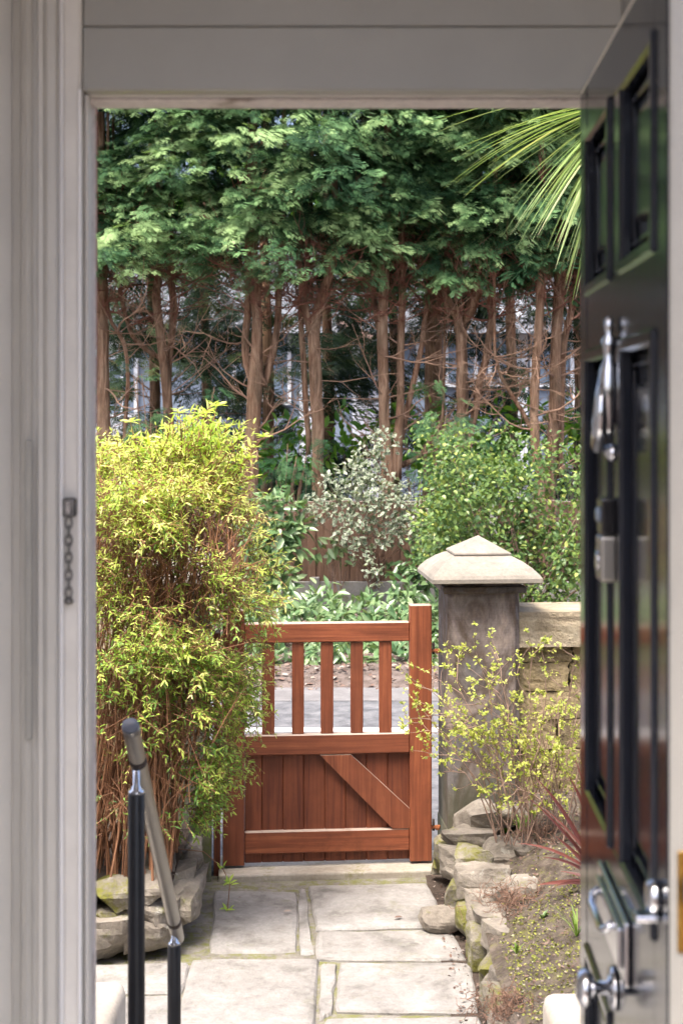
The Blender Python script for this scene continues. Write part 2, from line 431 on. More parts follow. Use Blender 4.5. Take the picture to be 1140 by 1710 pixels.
# ================================================================== SETTING
GR = pyd('ground', [(-150, -30, -.14), (150, -30, -.14), (150, 400, -.14), (-150, 400, -.14)], [(0, 1, 2, 3)], M['litter_ground'])
tag(GR, kind='structure')

def sheet(name, x0, x1, y0, y1, z, mat, thick=.1):
    o = box(name, x0, x1, y0, y1, z - thick, z, mat); tag(o, kind='structure'); return o
sheet('front_garden_soil', -4, 4, 2.75, 6.9, -.03, M['soil_dark'])
sheet('pavement', -40, 40, 6.9, 8.95, -.012, M['asphalt'])
sheet('road', -40, 40, 9.08, 11.95, -.085, M['asphalt'], .05)
o = box('kerb', -40, 40, 8.95, 9.08, -.13, -.002, M['asphalt_edge'], bev=.012); tag(o, kind='structure')
sheet('gutter', -40, 40, 11.4, 11.95, -.081, M['asphalt_edge'], .003)
sheet('road_edge_line', -40, 40, 10.30, 10.42, -.080, M['paint_line'], .004)
# verge: an undulating bank sheet
def grid(name, x0, x1, y0, y1, nx, ny, zf, mat):
    V, F = [], []
    for j in range(ny + 1):
        for i in range(nx + 1):
            x = x0 + (x1 - x0) * i / nx; y = y0 + (y1 - y0) * j / ny
            V.append((x, y, zf(x, y)))
    for j in range(ny):
        for i in range(nx):
            a = j * (nx + 1) + i; F.append((a, a + 1, a + nx + 2, a + nx + 1))
    return pyd(name, V, F, mat, None, True)
def verge_z(x, y):
    k = max(0, min(1, (y - 11.95) / .35))
    return -.10 + .10 * k + .03 * mnoise.noise(Vector((x * 2, y * 2, 0))) * k
o = grid('verge', -12, 12, 11.9, 22, 60, 40, verge_z, M['litter_ground']); tag(o, kind='structure')

# --- house front: facade pieces round the doorway
FD0, FD1 = 2.57, 2.72     # facade depth range
fac = empty('house_facade', (0, FD0, 0), 0, 'red brick and render house wall round the doorway', 'house wall')
def fbox(n, x0, x1, z0, z1, mat=M['render_wall'], y0=FD0, y1=FD1):
    return box(n, x0, x1, y0 - FD0, y1 - FD0, z0, z1, mat, fac)
xl = (163 - CX) / FPX * FD1
fbox('wall_panel', -5, xl - .11, -.1, 4.3); fbox('wall_panel', .58, 5, -.1, 4.3)
fbox('wall_panel', xl - .11, .58, 2.83, 4.3)
fbox('reveal_stone', xl - .11, xl - .004, -.1, 2.165, M['paint'])
fbox('reveal_stone', .46, .58, -.1, 2.83, M['paint'])
fbox('mortar_bed', xl - .11, xl - .010, 2.17, 2.83, M['mortar'], FD0 + .004, FD1 - .004)
z = 2.172
while z < 2.80:
    fbox('brick', xl - .11, xl, z, z + .062, M['brick']); z += .074

# --- interior hallway stub, unseen: added to block sun, open behind for sky light
hf = sheet('hall_floor', -.75, .75, .9, 2.56, .70, M['paint_light'])
o = box('hall_wall', -.87, -.75, 1.0, 2.55, .70, 3.3, M['paint_light']); tag(o, kind='structure')
o = box('hall_wall', .75, .87, 1.0, 2.55, .70, 3.3, M['paint_light']); tag(o, kind='structure')
o = box('hall_ceiling', -.87, .87, 1.0, 2.55, 3.3, 3.4, M['paint_light']); tag(o, kind='structure')

# --- door frame
FR = empty('door_frame', (0, 2.42, .7), 0, 'taupe painted wooden door frame with worn stop and mouldings, left of open door', 'door frame')
def fr(name, x0, x1, y0, y1, z0, z1, mat, bev=.002):
    return box(name, x0, x1, y0 - 2.42, y1 - 2.42, z0 - .7, z1 - .7, mat, FR, bev)
a0, a1 = W(99, 0, 2.42).x, W(136, 0, 2.42).x
hz = W(0, 150, 2.42).z
fr('jamb', a0, a1, 2.42, 2.56, .70, 3.29, M['paint_light'], .004)
fr('jamb', .475, .55, 2.47, 2.56, .70, 3.29, M['paint'], .004)
fr('head', a1 + .001, .474, 2.424, 2.56, hz, W(0, 43, 2.42).z - .0004, M['paint'], .003)
fr('overpanel', a1 + .001, .474, 2.427, 2.56, W(0, 43, 2.42).z + .0004, 3.29, M['paint'], .003)
sx = W(157, 0, 2.545).x
fr('stop', a1 + .0012, sx, 2.475, 2.545, .70, hz - .001, M['paint_worn'], .004)
sz = W(0, 182, 2.545).z
fr('stop', sx + .001, .45, 2.475, 2.545, sz, hz - .001, M['paint_worn'], .004)
fr('draught_strip', sx + .001, .44, 2.462, 2.474, sz + .010, hz - .0015, M['paint_light'], .002)
fr('draught_strip', a1 + .0012, a1 + .008, 2.44, 2.474, .70, hz - .0015, M['paint_light'], .003)
# architrave profile left of the jamb, extruded upward
prof = [(-130, 2.40), (20, 2.40), (22, 2.385), (34, 2.375), (37, 2.36), (45, 2.352), (53, 2.36), (56, 2.372), (62, 2.372), (64, 2.362), (72, 2.362), (76, 2.376), (80, 2.38), (93, 2.38), (96, 2.385), (99, 2.40), (99.5, 2.43)]
V, F = [], []
for px, d in prof:
    p = W(px, 0, d); V += [(p.x, d - 2.42, 0), (p.x, d - 2.42, 2.59)]
for i in range(len(prof) - 1): F.append((2 * i, 2 * i + 2, 2 * i + 3, 2 * i + 1))
n0 = len(V); V += [(V[0][0], .02, 0), (V[0][0], .02, 2.59), (V[n0 - 2][0], .02, 0), (V[n0 - 2][0], .02, 2.59)]
pyd('architrave', V, F, mat_plain('architrave_paint', (.54, .52, .475), .36, var=.05, bmp=.15, vscale=6), FR)
p = W(99.5, 0, 2.40)
M['edge_glint'] = mat_plain('edge_highlight_white', (.88, .87, .86), .3)  # white strips paint the highlight of jamb edges catching outside light
fr('edge_highlight', p.x - .002, p.x + .005, 2.405, 2.419, .70, 3.29, M['edge_glint'], .002)
fr('edge_highlight', a1 - .004, a1 + .001, 2.412, 2.419, .70, hz, M['edge_glint'], .0015)
fr('cover_strip', W(48, 0, 2.345).x - .006, W(48, 0, 2.345).x + .006, 2.345, 2.351, W(0, 1235, 2.35).z, W(0, 735, 2.35).z, M['paint'], .002)

M['chain'] = mat_plain('worn_steel', (.22, .21, .20), .45, .8, var=.4, vscale=60)
# door chain on the jamb
ch = empty('door_chain', W(117, 845, 2.415), 0, 'small steel door chain hanging from its keeper on the left jamb', 'door chain')
box('keeper', -.011, .011, -.013, .006, -.018, .014, M['chain'], ch, .003)
box('slot', -.004, .004, -.0155, -.0125, -.012, .008, M['chrome'], ch, .001)
for k in range(9):
    rr = []
    for q in range(9):
        a = 2 * math.pi * q / 8
        l, h = .0055 * math.cos(a), .0105 * math.sin(a)
        ro = R(90) * (k % 2) + .3
        rr.append((l * math.cos(ro), -.010 + l * math.sin(ro), -.028 - k * .0145 + h))
    V, F = tube_data(rr, [.0019] * 9, 5, False)
    pyd('link', V, F, M['chain'], ch, True)
lathe('knob', [(.002, -.006), (.007, -.004), (.008, .002), (.004, .007), (.001, .008)], M['chain'], ch, 12, Matrix.Translation((0, -.010, -.028 - 9 * .0145)))

# --- the open black door
hinge = W(968, 0, 2.40); free = W(1113, 0, 1.606)
dv = Vector((free.x - hinge.x, free.y - hinge.y, 0)); DW = dv.length
ang = math.atan2(dv.y, dv.x)     # local +x runs from hinge to free edge; outer face at local y=0, camera-left side
DR = empty('front_door', (hinge.x, hinge.y, .715), ang, 'glossy black six panel front door standing open on the right', 'door')
TH = .045
Z0 = .715
def dz(off): return CAMZ + off - Z0
DT = dz(.530)
# local y: pick sign so that +y points away from the viewer side
yv = Vector((-math.sin(ang), math.cos(ang), 0)); sgn = 1 if yv.x > 0 else -1
def dbox(name, x0, x1, y0, y1, z0, z1, mat=M['door_black'], bev=.0025, parent=DR):
    ya, yb = sorted((y0 * sgn, y1 * sgn))
    return box(name, x0, x1, ya, yb, z0, z1, mat, parent, bev)
st, mu0, mu1 = .085, .345, .455
rows = [(dz(.195), dz(.446)), (dz(-.615), dz(.094)), (.22, dz(-.86))]
dbox('stile', 0, st, 0, TH, 0, DT); dbox('stile', DW - st, DW, 0, TH, 0, DT)
rails = [(rows[0][1], DT), (rows[1][1], rows[0][0]), (rows[2][1], rows[1][0]), (0, rows[2][0])]
for a, b_ in rails: dbox('rail', st + .0005, DW - st - .0005, .0006, TH, a, b_)
for z0, z1 in rows:
    dbox('muntin', mu0, mu1, .0008, TH, z0 + .0004, z1 - .0004)
    for x0, x1 in ((st, mu0), (mu1, DW - st)):
        dbox('panel', x0 + .001, x1 - .001, .017, TH - .012, z0 + .001, z1 - .001)
        dbox('raised_field', x0 + .055, x1 - .055, .009, .018, z0 + .055, z1 - .055, bev=.007)
        for (q0, q1, r0, r1) in ((x0 - .008, x1 + .008, z1 - .014, z1 + .008), (x0 - .008, x1 + .008, z0 - .008, z0 + .014)):
            dbox('moulding', q0, q1, -.005, .016, r0, r1, bev=.005)
        for (q0, q1) in ((x0 - .008, x0 + .014), (x1 - .014, x1 + .008)):
            dbox('moulding', q0, q1, -.0046, .0155, z0 - .0075, z1 + .0075, bev=.005)
        dbox('inner_bead', x0 + .024, x1 - .024, .010, .0165, z1 - .034, z1 - .026, bev=.002)
        dbox('inner_bead', x0 + .024, x1 - .024, .010, .0165, z0 + .026, z0 + .034, bev=.002)
        dbox('inner_bead', x0 + .026, x0 + .034, .0105, .0162, z0 + .035, z1 - .035, bev=.002)
        dbox('inner_bead', x1 - .034, x1 - .026, .0105, .0162, z0 + .035, z1 - .035, bev=.002)
tag(dbox('edge_lipping', DW + .0004, DW + .006, .002, TH, 0, DT, M['paint']), 'taupe painted edge of the door')
dbox('lit_top_edge', .002, DW, .001, TH, DT + .0004, DT + .007, M['paint_light'])  # pale strip added as the painted lit edge along the door top
lp = dbox('lock_plate', DW + .0064, DW + .009, .010, .035, dz(-.60), dz(-.487), M['brass'], .001)
dbox('latch_bolt', DW + .0092, DW + .019, .016, .030, dz(-.545), dz(-.512), M['satin'], .003, DR)
def face(xw, off, out=0.0): return Matrix.Translation((xw, -out * sgn, dz(off)))
RX = Matrix.Rotation(R(90) * sgn, 4, 'X')      # lathe axis -> outward
# urn knocker
kn = empty('door_knocker', (.40, -.0 * sgn, dz(.05)), 0, None, None); kn.parent = DR
lathe('urn_plate', [(.002, .085), (.006, .080), (.007, .068), (.004, .060), (.011, .052), (.008, .040), (.007, .025), (.013, .010), (.015, -.02), (.012, -.055), (.007, -.075), (.003, -.08)], M['chrome'], kn, 16, Matrix.Translation((0, -.009 * sgn, 0)))
rr = [(0, -.018 * sgn, .0), (.014, -.021 * sgn, -.03), (.018, -.022 * sgn, -.06), (0, -.023 * sgn, -.095), (-.018, -.022 * sgn, -.06), (-.014, -.021 * sgn, -.03), (0, -.018 * sgn, .0)]
V, F = tube_data(rr, [.005, .006, .008, .011, .008, .006, .005], 8); pyd('striker', V, F, M['chrome'], kn, True)
lathe('strike_button', [(.012, 0), (.012, .006), (.006, .014), (.001, .016)], M['chrome'], kn, 14, Matrix.Translation((0, 0, -.105)) @ RX)
# video doorbell style box on the muntin
db = empty('doorbell', (.40, 0, dz(-.175)), 0); db.parent = DR
ya = lambda a, b_: sorted((-a * sgn, -b_ * sgn))
y0, y1 = ya(.0, .024)
box('housing', -.026, .026, y0, y1, -.058, .006, M['satin'], db, .005, 2)
y0, y1 = ya(.0, .022)
box('camera_head', -.026, .026, y0, y1, .0065, .058, M['black_plastic'], db, .004, 2)
lathe('lens', [(.011, 0), (.011, .004), (.006, .006), (.001, .0065)], M['glass'], db, 16, Matrix.Translation((0, -.0215 * sgn, .034)) @ RX)
lathe('push_button', [(.014, 0), (.014, .003), (.008, .004), (.001, .004)], M['chrome'], db, 18, Matrix.Translation((0, -.0235 * sgn, -.030)) @ RX)
# letter plate
lt = empty('letter_plate', (.40, 0, dz(-.705)), 0); lt.parent = DR
y0, y1 = ya(.0, .007); box('plate', -.135, .135, y0, y1, -.042, .042, M['chrome'], lt, .003, 2)
y0, y1 = ya(.0075, .013); box('flap', -.112, .112, y0, y1, -.028, .028, M['chrome'], lt, .003, 2)
rr = [(-.07, -.012 * sgn, .02), (-.07, -.022 * sgn, .012), (-.05, -.026 * sgn, .004), (.05, -.026 * sgn, .004), (.07, -.022 * sgn, .012), (.07, -.012 * sgn, .02)]
V, F = tube_data(rr, [.006] * 6, 8); pyd('pull', V, F, M['chrome'], lt, True)
# centre knob
kb = empty('door_knob', (.40, 0, dz(-.80)), 0); kb.parent = DR
lathe('rose', [(.030, 0), (.030, .005), (.026, .008), (.010, .012), (.009, .030)], M['chrome'], kb, 24, RX)
lathe('knob_head', [(.009, .028), (.018, .031), (.025, .037), (.027, .043), (.023, .050), (.013, .055), (.001, .056)], M['chrome'], kb, 24, RX)
# night latch cylinder
lk = empty('lock_cylinder', (.742, 0, dz(-.557)), 0); lk.parent = DR
lathe('collar', [(.019, 0), (.019, .008), (.015, .014), (.009, .0145), (.001, .0145)], M['chrome'], lk, 20, RX)
y0, y1 = ya(.0, .028); box('finger_pull', -.012, .012, y0, y1, -.028, -.0195, M['chrome'], lk, .003, 2)

# --- entrance steps, plinths, handrail
steps = empty('entrance_steps', (0, 2.72, 0), 0, 'stone entrance steps down from the doorway to the path', 'steps')
for i, (y0, y1, zt) in enumerate(((2.72, 3.02, .69), (3.02, 3.36, .52), (3.36, 3.70, .35), (3.70, 4.04, .18))):
    box('step', -.62, .62, y0 - 2.72 + .001, y1 - 2.72, -.02, zt, M['sill'], steps, .008)
for px, py, sd, side in ((213, 1634, -1, 'left'), (903, 1653, 1, 'right')):
    p = W(px, py, 4.3)
    x0, x1 = (p.x - .34, p.x) if sd < 0 else (p.x, p.x + .34)
    bm = bmesh.new(); add_box(bm, x0, x1, 3.55, 4.3, -.05, p.z + .0, .035, 3)
    o = bmobj('stone_plinth', bm, M['cream_stone'], None, True)
    tag(o, 'cream stone plinth end beside the steps, %s' % ('behind the handrail post' if sd < 0 else 'next to the mossy raised bed'), 'plinth', 'plinths flanking the steps')
HR = empty('handrail', (W(228, 0, 3.13).x, 3.13, .52), 0, 'handrail of slanting grey steel tube on two black posts', 'handrail')
o0 = HR.location
def rel(v): return Vector(v) - o0
def post(px, py, d, zb):
    p = W(px, py, d); r = .0187
    V, F = tube_data([rel((p.x, d, zb)), rel((p.x, d, zb + .006)), rel((p.x, d, p.z - .002)), rel((p.x, d, p.z))], [r, r, r, r * .93], 20)
    po = pyd('post', V, F, M['black_metal'], HR, True)
    lathe('base_flange', [(.045, 0), (.045, .006), (.022, .010), (.0188, .012)], M['black_metal'], po, 20, Matrix.Translation(rel((p.x, d, zb))))
    lathe('bracket', [(.0175, 0), (.0175, .006), (.011, .009), (.010, .016), (.0075, .018), (.0075, .05)], M['chrome'], po, 16, Matrix.Translation(rel((p.x, d, p.z))))
    return p
p1 = post(228, 1325, 3.13, .52); p2 = post(291, 1577, 3.98, .18)
e0 = W(218, 1213, 3.06); e1 = W(297, 1566, 4.03)
V, F = tube_data([rel(e0), rel(e0.lerp(e1, .02)), rel(e0.lerp(e1, .98)), rel(e1)], [.0185] * 4, 24); tb = pyd('rail_tube', V, F, M['satin'], HR, True)
ax = (e1 - e0).normalized()
for e, s_ in ((e0, -1), (e1, 1)):
    V, F = tube_data([rel(e + ax * s_ * .0002), rel(e + ax * s_ * .004), rel(e + ax * s_ * .006)], [.0185, .0182, .016], 24)
    pyd('end_cap', V, F, M['black_metal'] if s_ > 0 else mat_plain('grey_cap', (.13, .14, .17), .4), tb, True)
for q in (.125, .90):
    c = e0.lerp(e1, q)
    V, F = tube_data([rel(c - ax * .012), rel(c - ax * .011), rel(c + ax * .011), rel(c + ax * .012)], [.0186, .0196, .0196, .0186], 24)
    pyd('clamp_ring', V, F, M['dark_iron'], tb, True)

# --- path of flagstones
path = tag(box('garden_path', -1.02, .46, 4.05, 6.88, -.10, -.016, M['flag_joint']), kind='structure')
flags = [
    [(358, 1484), (496, 1487), (497, 1585), (349, 1587)],
    [(514, 1479), (715, 1474), (747, 1545), (527, 1551)],
    [(528, 1556), (753, 1551), (783, 1602), (526, 1600)],
    [(322, 1600), (533, 1598), (526, 1722), (286, 1722)],
    [(565, 1606), (786, 1607), (798, 1691), (560, 1686)],
    [(498, 1482), (511, 1481), (523, 1590), (500, 1590)],
    [(537, 1607), (561, 1607), (556, 1688), (531, 1700)],
    [(150, 1609), (318, 1605), (306, 1655), (140, 1656)],
    [(150, 1660), (304, 1659), (281, 1722), (120, 1722)],
    [(540, 1698), (803, 1697), (822, 1800), (530, 1800)],
    [(120, 1728), (280, 1728), (260, 1850), (80, 1850)],
    [(284, 1728), (524, 1728), (516, 1850), (262, 1850)],
    [(528, 1806), (824, 1806), (840, 1930), (520, 1930)],
    [(80, 1856), (514, 1856), (505, 1975), (40, 1975)],
]
for i, fl in enumerate(flags):
    pts = [G(*q) for q in fl]
    ring = []
    for k in range(4):
        a, b_ = pts[k], pts[(k + 1) % 4]
        n_ = 7
        for q in range(n_):
            p = a.lerp(b_, q / n_)
            if q == 0: p = p.lerp(sum(pts, Vector()) / 4, .02)
            p = p + Vector((random.uniform(-1, 1), random.uniform(-1, 1), 0)) * .0055
            ring.append(p)
    c = sum(pts, Vector()) / 4
    lift = random.uniform(-.003, .004); tx, ty = random.uniform(-.006, .006), random.uniform(-.006, .006)
    V, F = [], []
    n_ = len(ring)
    for ins, zz in ((0, -.06), (0, -.012), (.010, -.003), (.03, 0)):
        for p in ring:
            q = p + (c - p).normalized() * ins
            V.append((q.x, q.y, zz + lift + (q.x - c.x) * tx + (q.y - c.y) * ty + (random.uniform(-.0012, .0012) if zz > -.01 else 0)))
    for l in range(3):
        for k in range(n_):
            F.append((l * n_ + k, l * n_ + (k + 1) % n_, (l + 1) * n_ + (k + 1) % n_, (l + 1) * n_ + k))
    F.append(tuple(3 * n_ + k for k in range(n_)))
    pyd('flagstone', V, F, M['flag'], path)
# dark soil joint by the right edging
o = grid('soil_joint', .40, .60, 4.3, 6.9, 4, 30, lambda x, y: -.006 + .008 * mnoise.noise(Vector((x * 30, y * 30, 0))), M['soil_dark']); tag(o, kind='structure')

# --- rocks
def rock(name, c, sx_, sy_, sz_, mat, parent=None, rz=0, seed=0, rough=.16, tilt=0, square=.75, strata=0.0):
    bm = bmesh.new(); bmesh.ops.create_cube(bm, size=2)
    bmesh.ops.subdivide_edges(bm, edges=bm.edges[:], cuts=6, use_grid_fill=True)
    off = Vector((seed * 3.17, seed * 1.31, seed * 2.7))
    rs = random.Random(int(seed * 1000) + 5)
    planes = []
    for _ in range(9 if strata == 0 else 0):
        n_ = Vector((rs.gauss(0, 1), rs.gauss(0, 1), rs.gauss(0, 1))).normalized()
        planes.append((n_, rs.uniform(.74, 1.12)))
    for v in bm.verts:
        s = v.co.normalized()
        p = s.lerp(v.co, square)
        for n_, h_ in planes:
            e_ = p.dot(n_) - h_
            if e_ > 0: p = p - n_ * e_
        p = p * (1 + rough * .9 * mnoise.noise(p * 1.0 + off) + rough * .45 * mnoise.noise(p * 2.9 + off) + strata * mnoise.noise(Vector((p.x * .7, p.y * .7, p.z * 5)) + off))
        v.co = Vector((p.x * sx_ / 2, p.y * sy_ / 2, p.z * sz_ / 2))
    Mx = Matrix.Rotation(rz, 4, 'Z') @ Matrix.Rotation(tilt, 4, 'Y')
    bmesh.ops.transform(bm, matrix=Mx, verts=bm.verts)
    me = bpy.data.meshes.new(name); bmesh.ops.recalc_face_normals(bm, faces=bm.faces[:]); bm.to_mesh(me); bm.free()
    o = link(name, me, mat, parent, False)
    base = parent.location if parent is not None else Vector()
    o.location = Vector(c) - base
    return o

RE = empty('stone_edging', (.6, 5.9, 0), 0, 'rough mossy stone edging holding up the raised bed on the right', 'stone edging')
def prock(x0, y0, x1, y1, d, mat='rock', depth=None, tilt=0, rz=None, par=RE, square=.94):
    a, b_ = W(x0, y0, d), W(x1, y1, d)
    wd, hg = abs(b_.x - a.x), abs(b_.z - a.z)
    if par is RE and hg > wd * .8:
        b_ = b_ + Vector((hg * .9, 0, 0)); wd += hg * .9
    c = (a + b_) / 2
    dp = depth or max(.16, wd * .8)
    global _seed; _seed += 1
    return rock('stone', (c.x, d + dp * .42, c.z), wd * 1.12, dp, hg * 1.15, M[mat], par, random.uniform(-.2, .2) if rz is None else rz, _seed, tilt=tilt, square=square)
_seed = 1
for a in [(768, 1346, 802, 1392, 6.62, 'rock'), (790, 1354, 882, 1387, 6.55, 'rock'), (741, 1393, 832, 1428, 6.50, 'rock'),
          (743, 1428, 789, 1490, 6.30, 'rock'), (766, 1425, 822, 1462, 6.15, 'rock_mossy'), (806, 1412, 866, 1442, 6.25, 'rock'),
          (768, 1456, 850, 1498, 6.00, 'rock'), (742, 1478, 772, 1532, 6.18, 'rock_mossy'), (781, 1497, 816, 1542, 5.92, 'rock'),
          (768, 1512, 796, 1576, 5.92, 'rock_mossy'), (798, 1532, 836, 1585, 5.68, 'rock'), (788, 1552, 814, 1618, 5.68, 'rock_mossy'),
          (810, 1558, 846, 1606, 5.52, 'rock'), (826, 1590, 874, 1640, 5.42, 'rock_mossy'), (806, 1600, 832, 1668, 5.40, 'rock_mossy'),
          (813, 1632, 846, 1690, 5.22, 'rock'), (818, 1672, 862, 1740, 5.02, 'rock_mossy'), (826, 1735, 880, 1810, 4.78, 'rock'),
          (822, 1480, 862, 1530, 5.85, 'rock'), (733, 1395, 760, 1470, 6.62, 'rock_mossy'), (830, 1690, 880, 1735, 4.95, 'rock'), (835, 1800, 900, 1890, 4.5, 'rock')]:
    prock(*a)
tag(prock(862, 1405, 898, 1444, 6.22, 'rock', .12, par=None), 'small round grey rock lying on the soil of the bed', 'rock').name = 'rock'
o = prock(702, 1527, 768, 1562, 6.05, 'rock', .13, par=None, rz=.1, square=.35); o.name = 'loose_rock'
o.location.z += .004
tag(o, 'loose oval grey rock lying on the path flagstones', 'rock')

LE = empty('stone_edging', (-.9, 5.9, 0), 0, 'low stacked stone edging of the left bed under the yellow shrub', 'stone edging')
for a in [(150, 1478, 216, 1523, 5.80, 'rock_mossy', .25), (150, 1521, 217, 1546, 5.80, 'rock_mossy', .25), (140, 1541, 217, 1608, 5.76, 'rock', .28),
          (214, 1478, 274, 1512, 5.82, 'rock', .25), (214, 1508, 288, 1547, 5.80, 'rock', .25), (214, 1543, 292, 1592, 5.80, 'rock', .28),
          (80, 1480, 150, 1530, 5.80, 'rock', .25), (70, 1528, 146, 1606, 5.76, 'rock_mossy', .28),
          (262, 1458, 318, 1500, 6.05, 'rock', .3), (278, 1492, 326, 1552, 5.95, 'rock', .3), (296, 1440, 334, 1485, 6.35, 'rock', .34), (300, 1478, 336, 1530, 6.2, 'rock', .32),
          (284, 1418, 330, 1448, 6.5, 'rock', .25), (225, 1440, 285, 1478, 6.1, 'rock', .3)]:
    prock(*a[:6], depth=a[6], par=LE)
o = grid('left_bed_soil', -2.6, -.70, 5.86, 7.0, 24, 16, lambda x, y: .26 + .03 * mnoise.noise(Vector((x * 5, y * 5, 0))), M['soil_dark']); tag(o, kind='structure')
def bed_z(x, y):
    e = max(0, min(1, (x - .56) / .35))
    return .16 + .17 * e + .05 * max(0, (y - 5.0)) * .5 * e + .025 * mnoise.noise(Vector((x * 4, y * 4, 3))) + .012 * mnoise.noise(Vector((x * 13, y * 13, 3)))
o = grid('right_bed_soil', .56, 2.8, 4.4, 7.2, 60, 70, bed_z, M['soil']); tag(o, kind='structure')

# --- gate pier, garden wall
RZ = R(4.6)
PC = Vector((.664, 7.0, 0))
PI_ = empty('gate_pier', PC, RZ, 'square stone gate pier with stained shaft and pyramid cap, right of gate', 'gate pier')
def chamfer_shaft(h0, h1, hw, ch):
    ring = [(-hw, -hw + ch), (-hw + ch, -hw), (hw - ch, -hw), (hw, -hw + ch), (hw, hw - ch), (hw - ch, hw), (-hw + ch, hw), (-hw, hw - ch)]
    V = [(x, y, h0) for x, y in ring] + [(x, y, h1) for x, y in ring]
    F = [(k, (k + 1) % 8, 8 + (k + 1) % 8, 8 + k) for k in range(8)] + [tuple(range(8))[::-1], tuple(range(8, 16))]
    return V, F
V, F = chamfer_shaft(.22, 1.372, .172, .024); pyd('shaft', V, F, M['pier'], PI_)
box('plinth', -.174, .174, -.174, .174, -.1, .219, M['pier_green'], PI_, .008, 2)
box('neck_moulding', -.200, .200, -.200, .200, 1.345, 1.378, M['pier'], PI_, .01, 2)
box('neck_fillet', -.178, .178, -.178, .178, 1.3785, 1.398, M['pier'], PI_, .003)
prof = [(.255, 1.3985), (.262, 1.402), (.262, 1.420), (.252, 1.436), (.222, 1.466), (.185, 1.493), (.150, 1.511), (.134, 1.517), (.134, 1.524)]
V, F = [], []
for r, z in prof:
    V += [(-r, -r, z), (r, -r, z), (r, r, z), (-r, r, z)]
for i in range(len(prof) - 1):
    for k in range(4):
        F.append((4 * i + k, 4 * i + (k + 1) % 4, 4 * i + 4 + (k + 1) % 4, 4 * i + 4 + k))
F.append((3, 2, 1, 0)); n0 = 4 * len(prof); F.append((n0 - 4, n0 - 3, n0 - 2, n0 - 1))
cp = pyd('cap', V, F, M['cap'], PI_)
V = [(-.137, -.137, 1.5245), (.137, -.137, 1.5245), (.137, .137, 1.5245), (-.137, .137, 1.5245), (-.135, -.135, 1.531), (.135, -.135, 1.531), (.135, .135, 1.531), (-.135, .135, 1.531), (0, 0, 1.606)]
F = [(3, 2, 1, 0)] + [(k, (k + 1) % 4, 4 + (k + 1) % 4, 4 + k) for k in range(4)] + [(4 + k, 4 + (k + 1) % 4, 8) for k in range(4)]
pyd('pyramid_top', V, F, M['cap'], cp)

# left pier, mostly hidden by the shrub
LP = empty('gate_pier', (-.80, 6.95, 0), RZ, 'stone gate pier hidden behind the yellow shrub, left of gate', 'gate pier')
V, F = chamfer_shaft(.255, 1.372, .162, .024); pyd('shaft', V, F, M['pier_green'], LP)
box('plinth', -.172, .172, -.172, .172, -.1, .253, M['pier_green'], LP, .008, 2)
for ch_ in [c for c in PI_.children if c.name.split('.')[0] in ('neck_moulding', 'neck_fillet', 'cap')]:
    c2 = ch_.copy(); COL.objects.link(c2); c2.parent = LP
    for g in ch_.children:
        g2 = g.copy(); COL.objects.link(g2); g2.parent = c2

def garden_wall(x0, x1, ang, org, label, nm='garden_wall', seed=3):
    rs = random.Random(seed)
    o = empty(nm, org, ang, label, 'wall')
    box('core', x0, x1, .05, .27, -.1, 1.10, M['soil'], o)
    z = .0
    for hgt in (.16, .13, .17, .12, .15, .13, .14, .09):
        x = x0
        while x < x1 - .05:
            wd = min(rs.uniform(.16, .38), x1 - x)
            if x1 - x - wd < .08: wd = x1 - x
            s = rock('stone', (0, 0, 0), wd * .99, .12, hgt * 1.0, M['wall_stone'], o, 0, rs.random() * 40, .16, square=.93, strata=.04)
            s.location = (x + wd / 2, .075 + rs.uniform(-.012, .012), z + hgt / 2)
            x += wd
        z += hgt
    x = x0 - .0
    k = 0
    while x < x1 - .1:
        wd = min(rs.uniform(.6, .8), x1 - x)
        s = rock('coping_stone', (0, 0, 0), wd * .985, .36, .165, M['coping'], o, 0, rs.random() * 40, .04, square=1.0, strata=.05)
        s.location = (x + wd / 2, .155, 1.165); x += wd; k += 1
    return o
garden_wall(.0, 3.2, RZ, (.835, 6.90, 0), 'weathered sandstone garden wall with thick coping right of the pier')
garden_wall(-3.2, .0, RZ, (-.975, 6.86, 0), 'mossy sandstone garden wall behind the left shrub', seed=8)

# --- gate
d_g = 6.88
gl = W(372, 0, d_g).x
GA = empty('garden_gate', (gl, d_g, 0), RZ, 'reddish brown wooden garden gate with five balusters and diagonal brace', 'gate')
u = (1 / FPX * 6.91)
def gx(px): return (px - 372) * u / math.cos(RZ) * 1.0
def gz(py): return CAMZ - (py - HY) / FPX * 6.90
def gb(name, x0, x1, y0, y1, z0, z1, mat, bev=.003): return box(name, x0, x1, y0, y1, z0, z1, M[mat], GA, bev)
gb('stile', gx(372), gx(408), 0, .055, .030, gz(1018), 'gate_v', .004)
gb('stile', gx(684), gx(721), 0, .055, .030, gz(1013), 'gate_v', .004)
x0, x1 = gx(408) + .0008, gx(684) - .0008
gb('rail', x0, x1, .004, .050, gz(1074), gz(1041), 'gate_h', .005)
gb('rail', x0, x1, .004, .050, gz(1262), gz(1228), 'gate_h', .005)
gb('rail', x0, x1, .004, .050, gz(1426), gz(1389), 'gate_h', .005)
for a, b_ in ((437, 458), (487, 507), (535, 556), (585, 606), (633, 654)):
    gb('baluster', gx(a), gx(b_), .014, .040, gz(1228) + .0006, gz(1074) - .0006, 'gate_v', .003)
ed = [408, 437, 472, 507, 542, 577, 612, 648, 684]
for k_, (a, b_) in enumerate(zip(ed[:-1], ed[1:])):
    gb('board', gx(a) - .002 * (k_ % 2) + .001, gx(b_) + .002 * (k_ % 2) - .001, .029 + .003 * (k_ % 2), .045 + .003 * (k_ % 2), .034, gz(1262) - .0006 + .01, 'gate_board', .004)
